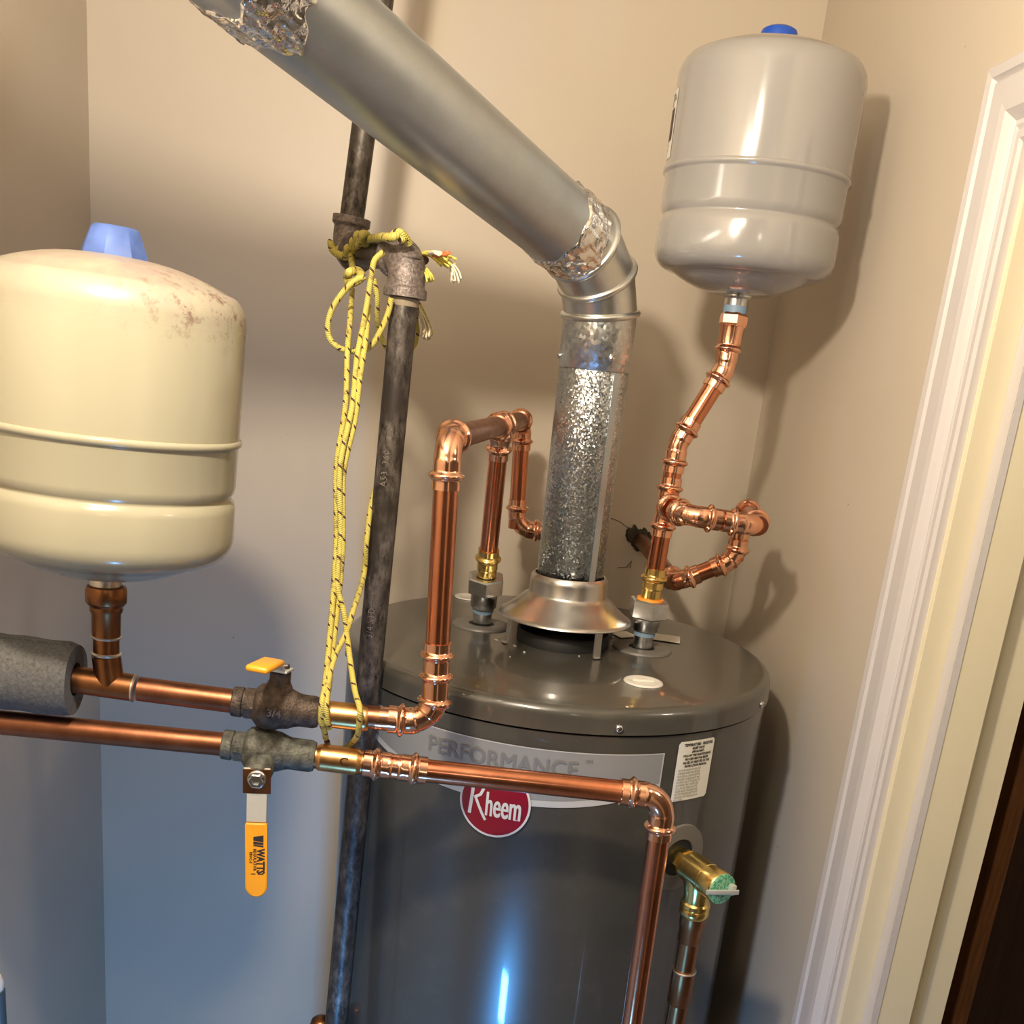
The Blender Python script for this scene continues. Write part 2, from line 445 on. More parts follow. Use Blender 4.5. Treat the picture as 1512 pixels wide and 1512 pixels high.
def elbow(p0, c_, p1, parent, mat, r=RP, la=.040, lb=.040, ends=(1, 1), fil=.020):
    c_ = V(c_); d0 = (V(p0) - c_).normalized(); d1 = (V(p1) - c_).normalized()
    return fitting('elbow', [c_ + d0 * la, c_, c_ + d1 * lb], parent, mat, r, ends, fil)
def coupling(a, b_, parent, mat, r=RP, name='coupling'):
    return fitting(name, [V(a), V(b_)], parent, mat, r)
def tee(c_, d_run, d_br, parent, mat, r=RP, lr=.034, lb=.034, l2=None):
    c_ = V(c_); dr = V(d_run).normalized(); db = V(d_br).normalized()
    P = resample([c_ - dr * lr, c_ + dr * (l2 or lr)], .0011); bm = NB(); L = lr + (l2 or lr)
    sweep(bm, P, press_r(r), 28, True, hexmod(r, L))
    P = resample([c_, c_ + db * lb], .0011)
    def br(s, L_):
        d1 = L_ - s
        base = press_r(r, (0, 1))(s, L_)
        return base + max(0, .006 - abs(s - r) * .6) * (1 if s < r + .01 else 0) * .5
    sweep(bm, P, br, 28, True, hexmod(r, lb, (0, 1)))
    return obj('tee', bm, mat, parent, 50)
def hexnut(c_, axis, r, h, parent, mat, name='hex_nut', ch=.0016):
    bm = NB(); a = V(axis).normalized()
    lathe(bm, [(r * .90, -h / 2), (r, -h / 2 + ch), (r, h / 2 - ch), (r * .90, h / 2)], c_, a, 6, False)
    return obj(name, bm, mat, parent)

# ------------------------------------------------------------------ the room
XL, XR, YB, ZC = -.482, .49, 1.56, 2.62
bm = NB(); boxmm(bm, (-.60, 1.56, 0), (.62, 1.68, ZC)); struct('wall_back', bm, M['wall'])
bm = NB(); boxmm(bm, (-.60, -.5, 0), (XL, 1.56, ZC)); struct('wall_left', bm, M['wall'])
DY1, DY0, DZ = .940, .08, 2.018          # doorway in the right wall
bm = NB(); boxmm(bm, (XR, DY1, 0), (.600, 1.56, ZC)); boxmm(bm, (XR, DY0, DZ + .015), (.600, DY1, ZC)); boxmm(bm, (XR, -.5, 0), (.600, DY0, ZC))
struct('wall_right', bm, M['wall'])
bm = NB(); boxmm(bm, (-2.4, -3.2, -.1), (2.6, 1.68, 0)); struct('floor', bm, M['floor'])
bm = NB(); boxmm(bm, (-2.4, -3.2, ZC), (2.6, 1.68, ZC + .1)); struct('ceiling', bm, M['ceiling'])
# outer room behind the camera, and the room past the doorway
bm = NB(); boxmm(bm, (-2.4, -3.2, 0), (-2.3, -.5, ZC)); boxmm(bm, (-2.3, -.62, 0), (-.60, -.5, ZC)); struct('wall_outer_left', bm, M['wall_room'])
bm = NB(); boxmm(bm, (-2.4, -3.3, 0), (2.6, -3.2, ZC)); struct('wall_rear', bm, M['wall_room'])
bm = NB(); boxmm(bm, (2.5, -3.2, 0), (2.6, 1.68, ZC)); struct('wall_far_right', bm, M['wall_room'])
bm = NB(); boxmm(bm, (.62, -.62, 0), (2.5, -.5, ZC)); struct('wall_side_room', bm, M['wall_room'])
bm = NB(); boxmm(bm, (.621, 1.56, 0), (2.5, 1.68, ZC)); struct('wall_side_back', bm, M['wood_dark'])

# door casing: moulded profile run up the wall and along the head
def casing_profile():
    # (distance from inner edge, projection from the wall)
    return [(0, 0), (0, .009), (.004, .0115), (.010, .0115), (.013, .0085), (.017, .0105), (.022, .0085), (.026, .0120), (.032, .0165), (.040, .0175), (.060, .0180), (.063, .0150), (.067, .0190), (.0755, .0200), (.078, .018), (.078, 0)]
bm = NB(); pr_ = [(d * .92, h * .95) for d, h in casing_profile()]; yi, zi = .9335, 2.028
rows = []
for d, h in pr_:
    rows.append([V((XR - h, yi + d, 0.0)), V((XR - h, yi + d, zi + d)), V((XR - h, DY0 - .02 - d, zi + d)), V((XR - h, DY0 - .02 - d, 0))])
vr = [[bm.verts.new(p_) for p_ in row] for row in rows]
for A, B in zip(vr, vr[1:]):
    for k in range(3): bm.faces.new((A[k], A[k + 1], B[k + 1], B[k]))
for k in (0, 3): bm.faces.new([row[k] for row in vr])
o = struct('trim_1', bm, M['trim']); o['label'] = 'white moulded door casing on the right wall'
# jamb lining and stop
bm = NB(); boxmm(bm, (XR - .001, .926, 0), (.604, .945, DZ + .012), .0006); boxmm(bm, (XR - .001, DY0, DZ - .004), (.604, .926, DZ + .014)); boxmm(bm, (XR - .001, DY0 - .006, 0), (.604, DY0 + .014, DZ))
o = struct('trim_2', bm, M['jamb']); o['label'] = 'cream painted door jamb'
bm = NB(); boxmm(bm, (.5150, .908, 0), (.5568, .926, DZ - .004), .0008); boxmm(bm, (.5150, DY0 + .014, DZ - .022), (.5568, .908, DZ - .004), .0008)
o = struct('trim_3', bm, M['jamb']); o['label'] = 'door stop strip on the jamb'
bm = NB(); boxmm(bm, (.5135, .9075, 0), (.5149, .9258, DZ - .02)); boxmm(bm, (.5135, .9068, 0), (.5200, .9079, DZ - .02)); struct('trim_4', bm, M['trim'])  # thin front sliver puts the stop edge's highlight in as white paint

# stained wood frame glimpsed through the doorway
t = thing('wooden_door_frame', 'dark stained wooden door frame glimpsed past the cream jamb at lower right', 'door frame', (.87, 1.30, 0))
bm = NB(); boxmm(bm, (.864, 1.30, 0), (.890, 1.345, 2.1), .003); obj('jamb_post', bm, M['wood'], t)
bm = NB(); boxmm(bm, (.8895, 1.312, 0), (.925, 1.35, 2.1), .002); obj('door_panel', bm, M['wood_dark'], t)
bm = NB(); boxmm(bm, (.70, 1.325, 0), (.8635, 1.345, 2.1)); obj('unlit_gap_strip', bm, M['black'], t)  # black sheet standing in for the unlit gap beside the post

# ------------------------------------------------------------------ water heater
HX, HY, HR, HZ = .178, 1.230, .262, 1.484
SEAM = 1.457
wh = thing('water_heater', 'tall dark grey tank water heater with a steel draft hood in the corner', 'water heater', (HX, HY, 0))
bm = NB(); lathe(bm, [(.20, .0), (.255, .0), (.258, .03), (HR - .0025, .035), (HR - .0025, SEAM - .003), (.22, SEAM - .002)], (HX, HY, 0), seg=128)
obj('body', bm, M['heater'], wh, 40)
bm = NB(); prof = [(.258, SEAM - .0005), (HR + .0004, SEAM), (HR, SEAM + .002), (HR, HZ - .012)]
for k in range(1, 9):
    a = k / 8 * math.pi / 2; prof.append((HR - .011 + .011 * math.cos(a), HZ - .012 + .012 * math.sin(a)))
prof += [(.22, HZ + .0006), (.09, HZ + .001), (0, HZ + .001)]
lathe(bm, prof, (HX, HY, 0), seg=128); cap = obj('top_cap', bm, M['heater'], wh, 40)
def on_cyl(deg, z, off=0.):
    a = rad(deg); return V((HX + (HR + off) * math.sin(a), HY - (HR + off) * math.cos(a), z))
def nrm(deg): a = rad(deg); return V((math.sin(a), -math.cos(a), 0))
for dg in (-77, -32.4, 7.5, 57.2, 100, 145, 190, 235):
    bm = NB(); c0 = on_cyl(dg, 1.4645); n_ = nrm(dg); lathe(bm, [(.0044, -.001), (.0044, .0010), (.0034, .0026), (.0014, .0033), (0, .0031)], c0, n_, 20); obj('screw', bm, M['zinc'], wh, 40)
    bm = NB(); tx = V((math.cos(rad(dg)), math.sin(rad(dg)), 0)); dd = (tx + V((0, 0, 1))).normalized(); ee = (tx - V((0, 0, 1))).normalized()
    box(bm, c0 + n_ * .0031, (.0023, .00045, .0002), (dd, ee, n_)); box(bm, c0 + n_ * .0031, (.0023, .00045, .0002), (ee, dd, n_)); obj('screw_slot', bm, M['black'], wh)
# band label
def patch(bm, a0, a1, ztop, zbot, off, n=48, inner=None, thick=0):
    prev = None
    for k in range(n + 1):
        u = k / n; a = a0 + (a1 - a0) * u; p1 = bm.verts.new(on_cyl(a, ztop(u), off)); p2 = bm.verts.new(on_cyl(a, zbot(u), off))
        if prev: f_ = bm.faces.new((prev[0], prev[1], p2, p1)); f_.smooth = True
        prev = (p1, p2)
    return bm
A0, A1 = -55.6, 20.1
def zb(u, base=.0):
    e = abs(2 * u - 1); return 1.3715 + .024 * e ** 2.4 + base
bm = NB(); patch(bm, A0, A1, lambda u: 1.4355, lambda u: zb(u), -.0018); obj('label_band', bm, M['silver_label'], wh)
bm = NB(); patch(bm, A0, A1, lambda u: 1.4357, lambda u: 1.4345, -.0015)
patch(bm, A0, A1, lambda u: zb(u, .0065), lambda u: zb(u, -.0006), -.0015)
patch(bm, A0, A0 + .35, lambda u: 1.4355, lambda u: 1.396, -.0015, 2); patch(bm, A1 - .35, A1, lambda u: 1.4355, lambda u: 1.396, -.0015, 2)
obj('label_border', bm, M['silver_line'], wh)
def cwrap(a_c, z_c, off, shear=0.): return lambda u, v: on_cyl(a_c + math.degrees((u + shear * v) / HR), z_c + v, off)
bm = text_bm('PERFORMANCE', .0245, (0, 0, 0), (1, 0, 0), (0, 0, 1), 'CENTER', .98, cwrap(-18.85, 1.4085, -.0010), 0)
for du in (.0003, .0006, .0009, .0012): text_bm('PERFORMANCE', .0245, (0, 0, 0), (1, 0, 0), (0, 0, 1), 'CENTER', .98, cwrap(-18.85 + math.degrees(du / HR), 1.4085 + .0002 * (1 if du in (.0003, .0009) else -1), -.0010 + du * .02), 0, 3, bm)
print_obj('label_lettering', bm, M['band_text'], wh)
print_obj('trade_mark', text_bm('TM', .006, (0, 0, 0), (1, 0, 0), (0, 0, 1), 'LEFT', 1, cwrap(.9, 1.4245, -.0010), 0, 2), M['band_text'], wh)
# round badge
BA, BZ, BR = -18.6, 1.3690, .0385
bm = NB()
def disc(bm, r0, r1, off, n=64):
    pv = None; first = None
    for k in range(n + 1):
        a = k / n * math.tau
        q0 = bm.verts.new(on_cyl(BA + math.degrees(r0 * math.cos(a) / HR), BZ + r0 * math.sin(a), off)); q1 = bm.verts.new(on_cyl(BA + math.degrees(r1 * math.cos(a) / HR), BZ + r1 * math.sin(a), off))
        if pv: bm.faces.new((pv[0], pv[1], q1, q0))
        pv = (q0, q1)
for r0, r1 in ((.001, .012), (.012, .024), (.024, .0365)): disc(bm, r0, r1, .0004)
badge = obj('round_badge', bm, M['badge_red'], wh)
bm = NB(); disc(bm, .0362, BR, .0006)
disc(bm, BR - .0001, BR, -.001); obj('badge_rim', bm, M['badge_text'], wh)
bm = NB()
for du in (0, .0004, .0008): text_bm('heem', .0385, (0, 0, 0), (1, 0, 0), (0, 0, 1), 'LEFT', .455, cwrap(BA + math.degrees((du - .0100) / HR), BZ - .0150, .0010 + du * .02), .0003, 3, bm)
# tall sweeping R
def stroke(bm, pts, wd, wrap):
    pv = None
    for i, (u, v) in enumerate(pts):
        a = pts[max(0, i - 1)]; b2 = pts[min(len(pts) - 1, i + 1)]; dx, dy = b2[0] - a[0], b2[1] - a[1]; l = math.hypot(dx, dy); nx, ny = -dy / l * wd / 2, dx / l * wd / 2
        q0, q1 = bm.verts.new(wrap(u + nx, v + ny)), bm.verts.new(wrap(u - nx, v - ny))
        if pv: bm.faces.new((pv[0], pv[1], q1, q0))
        pv = (q0, q1)
W0 = cwrap(BA, BZ, .0010)
stroke(bm, [(-.0240, .024), (-.0245, .010), (-.0262, -.0165)], .0036, W0)
stroke(bm, [(-.0240, .0235), (-.0175, .0245), (-.0135, .021), (-.0128, .014), (-.0155, .007), (-.0205, .0035)], .0032, W0)
stroke(bm, [(-.0215, .0045), (-.017, -.005), (-.0120, -.0145), (-.0080, -.0208)], .0030, W0)
text_bm('TM', .0028, (0, 0, 0), (1, 0, 0), (0, 0, 1), 'LEFT', 1, cwrap(BA + math.degrees(.022 / HR), BZ - .016, .0010), 0, 2, bm)
print_obj('badge_lettering', bm, M['badge_text'], wh)
# paper warning label
LA0, LA1, LZ0, LZ1 = 23.8, 35.2, 1.378, 1.4465
bm = NB(); patch(bm, LA0, LA1, lambda u: LZ1 - (.003 if u < .05 or u > .95 else 0), lambda u: LZ0 + (.003 if u < .05 or u > .95 else 0), -.0016, 20)
lab = obj('warning_label', bm, M['paper'], wh)
LM = (LA0 + LA1) / 2
lines = ['TEMPERATURE - PRESSURE', 'RELIEF VALVE', '-IMPORTANT-', 'FOLLOW THE MAINTENANCE', 'PROCEDURES FOR RELIEF', 'VALVES AS DIRECTED IN THE', 'INSTRUCTION MANUAL']
bm = NB(); z = LZ1 - .0058
for i, s in enumerate(lines):
    sz = .0045 if i == 0 else .0038
    text_bm(s, sz, (0, 0, 0), (1, 0, 0), (0, 0, 1), 'CENTER', .78, cwrap(LM + .4, z, -.0012), .00016, 1, bm); z -= .0040
print_obj('label_heading', bm, M['ink'], lab)
lines2 = ['THIS WATER HEATER IS PROVIDED WITH', 'A TEMPERATURE AND PRESSURE RELIEF', 'VALVE LISTED AS COMPLYING WITH THE', 'STANDARD FOR RELIEF VALVES AND', 'AUTOMATIC GAS SHUTOFF DEVICES FOR', 'HOT WATER SUPPLY SYSTEMS, ANSI', 'Z21.22. FOR SAFE OPERATION OF THE', 'WATER HEATER THE RELIEF VALVE', 'MUST NOT BE REMOVED FROM ITS', 'DESIGNATED POINT OF INSTALLATION OR', 'PLUGGED']
bm = NB(); z -= .0003
wl = .0455
for i, s in enumerate(lines2):
    sx = (wl / (len(s) * .0026)) if i < 10 else .8
    text_bm(s, .0037, (0, 0, 0), (1, 0, 0), (0, 0, 1), 'LEFT', min(1.0, sx * .92), cwrap(LA0 + .8, z, -.0012), 0, 1, bm); z -= .00345
print_obj('label_small_print', bm, M['ink_grey'], lab)

# draft hood and flue outlet
VX, VY = .182, 1.228
hd = thing('draft_hood', 'flared steel draft hood standing on legs on top of the water heater', 'draft hood', (VX, VY, HZ + .001))
bm = NB(); lathe(bm, [(.0425, 1.570), (.0440, 1.5705), (.0470, 1.567), (.0475, 1.562), (.0478, 1.548), (.0490, 1.545), (.0540, 1.542), (.0640, 1.532), (.0770, 1.522), (.0815, 1.5195), (.0822, 1.5175), (.0810, 1.5165), (.0762, 1.5195), (.0520, 1.5400), (.0455, 1.5440), (.0440, 1.560)], (VX, VY, 0), seg=72, close=False)
obj('skirt', bm, M['hood'], hd, 60)
for dg in (-68, 25, 120, 205):
    a = rad(dg); n_ = V((math.sin(a), -math.cos(a), 0)); tt = V((n_.y, -n_.x, 0)); bm = NB()
    c0 = V((VX, VY, 0)); R1, R2, R3 = .0765, .0785, .0540
    seq = [(R1 + .005, HZ + .0018), (R1, HZ + .0020), (R1 - .001, 1.505), (R1 - .001, 1.5185)]
    pv = None
    for rr, z_ in seq:
        wv = .0052; q = [bm.verts.new(c0 + n_ * rr + tt * sgn * wv + V((0, 0, z_ + (.0010 if z_ > 1.51 else 0)))) for sgn in (-1, 1)]
        q2 = [bm.verts.new(c0 + n_ * (rr + .0012) + tt * sgn * wv + V((0, 0, z_ + (.0022 if z_ > 1.51 else .0006)))) for sgn in (-1, 1)]
        if pv: 
            for A_, B_ in (((pv[0][0], pv[0][1]), (q[0], q[1])), ((pv[1][0], pv[1][1]), (q2[0], q2[1])), ((pv[0][0], pv[1][0]), (q[0], q2[0])), ((pv[0][1], pv[1][1]), (q[1], q2[1]))): bm.faces.new((A_[0], A_[1], B_[1], B_[0]))
        pv = (q, q2)
    obj('leg', bm, M['hood'], hd)
bm = NB(); lathe(bm, [(.0575, HZ + .0005), (.0575, 1.499), (.0560, 1.501), (.0545, 1.499), (.0545, HZ + .002), (.0, HZ + .002)], (VX, VY, 0), seg=56, close=False); obj('flue_collar', bm, M['black'], wh, 40)

# plastic rings round the nipples, knockout plug, side port ring
def ring(cx, cy, z0, r0, r1, h, mat, name, parent):
    bm = NB(); lathe(bm, [(r1, 0), (r1 - .001, h * .7), (r1 - .004, h), (r0 + .001, h), (r0, h * .8), (r0, 0)], (cx, cy, z0), seg=56, close=False); return obj(name, bm, mat, parent, 40)
CN, HN = V((.083, 1.280, 0)), V((.282, 1.222, 0))
for c0 in (CN, HN):
    ring(c0.x, c0.y, HZ + .0008, .0165, .0375, .0030, M['escutcheon'], 'nipple_ring', wh)
    bm = NB(); lathe(bm, [(.0166, 0), (0, 0.0001)], (c0.x, c0.y, HZ + .0014), seg=32, close=False); obj('nipple_hole', bm, M['black'], wh)
kc = ZP(950, 1006, 1.486)
bm = NB(); lathe(bm, [(.0222, 0), (.0215, .0016), (.0180, .0022), (.0160, .0012), (.0120, .0010), (.0, .0014)], (kc.x, kc.y, HZ + .001), seg=48); obj('plug_cap', bm, M['cap_plastic'], wh, 60)
bm = NB(); box(bm, (kc.x, kc.y, HZ + .0030), (.0125, .0028, .0010), (V((1, .05, 0)), V((-.05, 1, 0)), V((0, 0, 1))), .0008); obj('plug_tab', bm, M['paper'], wh)
kb = ZP(692, 881, 1.486)
bm = NB(); lathe(bm, [(.0200, 0), (.0195, .0016), (.0165, .0022), (.0150, .0012), (0, .0012)], (kb.x, kb.y, HZ + .001), seg=40); obj('plug_cap', bm, M['cap_plastic'], wh, 60)
sc = ZP(982, 945, HZ + .002)
bm = NB(); box(bm, (sc.x - .002, sc.y + .012, HZ + .0022), (.024, .018, .0002), (V((1, -.25, 0)), V((.25, 1, 0)), V((0, 0, 1)))); obj('rating_sticker', bm, M['paper'], wh)
sc = ZP(925, 940, HZ + .002)
bm = NB(); box(bm, (sc.x - .002, sc.y + .010, HZ + .0022), (.014, .014, .0002), (V((1, .45, 0)), V((-.45, 1, 0)), V((0, 0, 1)))); obj('rating_sticker', bm, M['paper'], wh)
TA, TZ = 28.8, 1.309
n_ = nrm(TA); c0 = on_cyl(TA, TZ, -.004)
def disc_wrap(bm, r0, r1, off0, off1, ca, cz, n=48):
    pv = None
    for k in range(n + 1):
        a = k / n * math.tau
        q0 = bm.verts.new(on_cyl(ca + math.degrees(r0 * math.cos(a) / HR), cz + r0 * math.sin(a), off0)); q1 = bm.verts.new(on_cyl(ca + math.degrees(r1 * math.cos(a) / HR), cz + r1 * math.sin(a), off1))
        if pv: f_ = bm.faces.new((pv[0], pv[1], q1, q0)); f_.smooth = True
        pv = (q0, q1)
bm = NB(); disc_wrap(bm, .0215, .0225, -.001, .0006, TA, TZ); disc_wrap(bm, .0225, .0385, .0006, .0004, TA, TZ); disc_wrap(bm, .0385, .0395, .0004, -.003, TA, TZ)
obj('port_ring', bm, M['escutcheon'], wh)
bm = NB(); disc_wrap(bm, .0005, .0216, -.0016, -.0016, TA, TZ); obj('port_hole', bm, M['black'], wh)
# bits of debris on the cap
random.seed(4)
for px, py, s in ((733, 944, 1.8), (760, 953, 1.5), (774, 962, .9), (753, 969, .6), (855, 968, .6), (926, 1043, 1.0), (737, 941, 1.1)):
    c_ = ZP(px, py, HZ + .002); bm = NB(); box(bm, (c_.x, c_.y, HZ + .0016), (.0012 * s, .0008 * s, .0006), (V((1, random.uniform(-1, 1), 0)), V((-.3, 1, 0)).normalized(), V((0, 0, 1)))); obj('debris_crumb', bm, M['cap_plastic'], wh)

# ------------------------------------------------------------------ vent pipe
vt = thing('flue_vent_pipe', 'galvanised steel flue pipe rising from the draft hood, elbow and long sloping run', 'vent pipe', (VX, VY, 1.5565))
VR = .0405
G_ = DP(470, 35, .76)
up = V((0, 0, 1)); N0 = V((VX, VY, 1.872))
def slerp(a, b_, t):
    w_ = a.angle(b_); return (a * math.sin((1 - t) * w_) + b_ * math.sin(t * w_)) / math.sin(w_)
d3 = (G_ - N0 - V((0, 0, .06))).normalized()
for _ in range(5):
    d1, d2 = slerp(up, d3, .3), slerp(up, d3, .7); N1 = N0 + d1 * .040; N2 = N1 + d2 * .050; d3 = (G_ - N2).normalized()
def bead(pts, r, name, parent, mat):
    P = [V(p_) for p_ in pts]; n = len(P); bm = NB(); rings = []; cen = sum(P, V()) / n
    nn = (P[n // 4] - cen).cross(P[0] - cen).normalized()
    for i in range(n):
        o_ = (P[i] - cen).normalized(); rings.append([bm.verts.new(P[i] + o_ * (r * math.cos(j / 8 * math.tau)) + nn * (r * math.sin(j / 8 * math.tau))) for j in range(8)])
    for i in range(n):
        A_, B_ = rings[i], rings[(i + 1) % n]
        for j in range(8): f_ = bm.faces.new((A_[j], A_[(j + 1) % 8], B_[(j + 1) % 8], B_[j])); f_.smooth = True
    return obj(name, bm, mat, parent)
bm = NB(); lathe(bm, [(VR - .0012, 1.5565), (VR, 1.5570), (VR, 1.8080), (VR - .001, 1.812)], (VX, VY, 0), seg=72, close=False); obj('vertical_pipe', bm, M['galv_spangle'], vt)
bm = NB(); lathe(bm, [(VR + .0004, 1.8100), (VR + .0012, 1.8105), (VR + .0012, 1.8725)], (VX, VY, 0), seg=72, close=False); obj('elbow_collar', bm, M['galv_collar'], vt)
bm = NB(); sg = V((math.cos(rad(-58)), math.sin(rad(-58)), 0)); box(bm, V((VX, VY, 1.683)) + sg * (VR + .0005), (.0045, .0008, .126), (V((-sg.y, sg.x, 0)), sg, up), .0003); obj('lock_seam', bm, M['galv'], vt)
# gores
r1 = VR + .0012
seg = 64
def cut(pts, dr, c_, n2): return [p_ + dr * ((c_ - p_).dot(n2) / dr.dot(n2)) for p_ in pts]
nodes = [(N0, (up + d1).normalized()), (N1, (d1 + d2).normalized()), (N2, (d2 + d3).normalized()), (N2 + d3 * .05, d3)]
for (ca, na), (cb, nb), dr in zip(nodes, nodes[1:], (d1, d2, d3)):
    x, y, a = frame(dr); base = [ca + (x * math.cos(k / seg * math.tau) + y * math.sin(k / seg * math.tau)) * r1 for k in range(seg)]
    Aq, Bq = cut(base, dr, ca, na), cut(base, dr, cb, nb); bm = NB(); va, vb = [bm.verts.new(p_) for p_ in Aq], [bm.verts.new(p_) for p_ in Bq]
    for k in range(seg): f_ = bm.faces.new((va[k], va[(k + 1) % seg], vb[(k + 1) % seg], vb[k])); f_.smooth = True
    obj('elbow_gore', bm, M['galv_bright'], vt)
    bead(Aq, .0040, 'elbow_bead', vt, M['galv_bright'])
for dg, zz in ((-176, 1.822), (-72, 1.824)):
    a = rad(dg); s_ = V((math.cos(a), math.sin(a), 0)); bm = NB(); lathe(bm, [(.0032, 0), (.0032, .002), (.002, .003), (.0014, .0032), (0, .003)], V((VX, VY, zz)) + s_ * (r1 - .0004), s_, 14); obj('screw', bm, M['zinc'], vt, 40)
a = rad(-92); s_ = V((math.cos(a), math.sin(a), 0)); bm = NB(); lathe(bm, [(.0034, 0), (.0034, .002), (.002, .0028), (0, .003)], V((VX, VY, 1.576)) + s_ * VR, s_, 14); obj('screw', bm, M['zinc'], vt, 40)
# sloping run
SP = N2 + d3 * .045
Lw = (SP.x - XL) / -d3.x
SE = SP + d3 * (Lw - .001)
bm = NB(); sweep(bm, resample([SP, SE], .06), VR + .0004, 72, True); sr = obj('sloping_pipe', bm, M['galv'], vt, 50)
x, y, a = frame(d3); wv = (U_ * .95 - fw * .0).normalized(); wv = (wv - d3 * wv.dot(d3)).normalized(); sv = d3.cross(wv)
# foil tape wraps with crumpled edges
def foil(c_, dr, L_, r, seed, ea=1.0, name='foil_tape'):
    random.seed(seed); x, y, a = frame(dr); bm = NB(); seg, nl = 110, 30; rings = []
    ph = [random.uniform(0, 6.28) for _ in range(12)]
    for i in range(nl + 1):
        u = i / nl; row = []
        for k in range(seg):
            t_ = k / seg * math.tau; e0 = ea * (.010 * math.sin(3 * t_ + ph[0]) + .005 * math.sin(7 * t_ + ph[1]) + .003 * math.sin(13 * t_ + ph[5])); e1 = ea * (.008 * math.sin(2 * t_ + ph[2]) + .005 * math.sin(9 * t_ + ph[3]))
            s = e0 * (1 - u) + u * (L_ + e1)
            crump = .0012 * math.sin(9 * t_ + 60 * s + ph[4]) * math.sin(23 * t_ - 90 * s + ph[6]) + .0011 * abs(math.sin(5 * t_ + 140 * s + ph[7])) + random.uniform(0, .0004)
            row.append(bm.verts.new(c_ + a * s + (x * math.cos(t_) + y * math.sin(t_)) * ((r + .0006 + crump) if 0 < i < nl else VR - .0004)))
        rings.append(row)
    for A_, B_ in zip(rings, rings[1:]):
        for k in range(seg): f_ = bm.faces.new((A_[k], A_[(k + 1) % seg], B_[(k + 1) % seg], B_[k])); f_.smooth = True
    return obj(name, bm, M['foil'], vt)
foil(N2 + d3 * .012, d3, .046, VR + .0012, 3, .35)
dist = None
def along(px, py):
    """distance along the sloping axis of the point seen nearest to a picture position"""
    best = None
    for i in range(0, 900):
        p_ = SP + d3 * (i / 900 * Lw); q = p_ - CAM; dd = q.dot(fw); X_ = PX + F * q.dot(R_) / dd; Y_ = PY - F * q.dot(U_) / dd; e = (X_ - px) ** 2 + (Y_ - py) ** 2
        if best is None or e < best[0]: best = (e, i / 900 * Lw)
    return best[1]
s1 = along(415, -12); 
foil(SP + d3 * s1, d3, .050, VR + .0003, 8)

# ------------------------------------------------------------------ expansion tanks
def tank_profile(r, h):
    P = [(0, h), (.018, h - .0003)]
    for k in range(1, 9):
        a = k / 8; P.append((.018 + (r * .86 - .018) * a, h - .0003 - .017 * a ** 2))
    for k in range(1, 9):
        a = k / 8 * math.pi / 2; P.append((r * .86 + r * .14 * math.sin(a), h - .0173 - .022 * (1 - math.cos(a)) ** .9 - .0))
    zr, zg = h * .475, h * .300
    P += [(r, zr + .0042), (r + .0016, zr + .0036), (r + .0022, zr + .0015), (r + .0020, zr - .0010), (r, zr - .0022), (r - .0006, zr - .004)]
    P += [(r - .0008, zg + .010), (r - .0018, zg + .0045), (r - .0038, zg + .0015), (r - .0046, zg), (r - .0036, zg - .0018), (r - .0012, zg - .0048), (r - .0002, zg - .010)]
    for k in range(0, 9):
        a = k / 8 * math.pi / 2; P.append((r - .022 + .022 * math.cos(a), .042 - .022 * math.sin(a)))
    for k in range(1, 7):
        a = k / 6; P.append(((r - .022) * (1 - a) + .017 * a, .020 * (1 - a) ** 2))
    P += [(0, 0)]
    return P
def make_tank(base, top, r, label, mat, capmat, capkind):
    ax = (top - base).normalized(); h = (top - base).length
    t = thing('expansion_tank', label, 'tank', base)
    t.rotation_euler = V((0, 0, 1)).rotation_difference(ax).to_euler()
    def part(name, bm, mt, sm=50):
        bmesh.ops.recalc_face_normals(bm, faces=list(bm.faces)); me = bpy.data.meshes.new(name); bm.to_mesh(me); bm.free(); me.materials.append(mt)
        if sm: me.set_sharp_from_angle(angle=rad(sm))
        o_ = bpy.data.objects.new(name, me); COL.objects.link(o_); o_.parent = t; return o_
    bm = NB(); lathe(bm, list(reversed(tank_profile(r, h))), seg=128); part('shell', bm, mat, 60)
    bm = NB()
    if capkind == 'hex':
        lathe(bm, [(.0262, h - .0022), (.0262, h + .0005), (.0190, h + .0200), (.0165, h + .0218), (0, h + .0225)], seg=8, smooth=False)
    else:
        lathe(bm, [(.0205, h - .003), (.0203, h + .008), (.0185, h + .013), (.014, h + .0155), (0, h + .016)], seg=36)
    part('valve_cap', bm, capmat, 35)
    bm = NB(); lathe(bm, [(.0165, .003), (.0172, .0005), (.0168, -.0015), (.0135, -.0035), (.0132, -.014)], seg=36); part('connection_boss', bm, M['solder'] if capkind == 'hex' else M['zinc'], 40)
    return t, part
LB, LT = YP(157, 848, .9), YP(169, 378, .9)
RB, RT = YP(1089, 437, 1.235), YP(1148, 66, 1.235)
TR = .1015
tl, part_l = make_tank(LB, LT, .1045, 'cream expansion tank with a dusty scratched top at the left', M['tank_old'], M['dusty_cap'], 'hex')
tr_, part_r = make_tank(RB, RT, TR, 'light grey expansion tank with a bright blue cap and side label, upper right', M['tank_new'], M['blue_cap'], 'round')
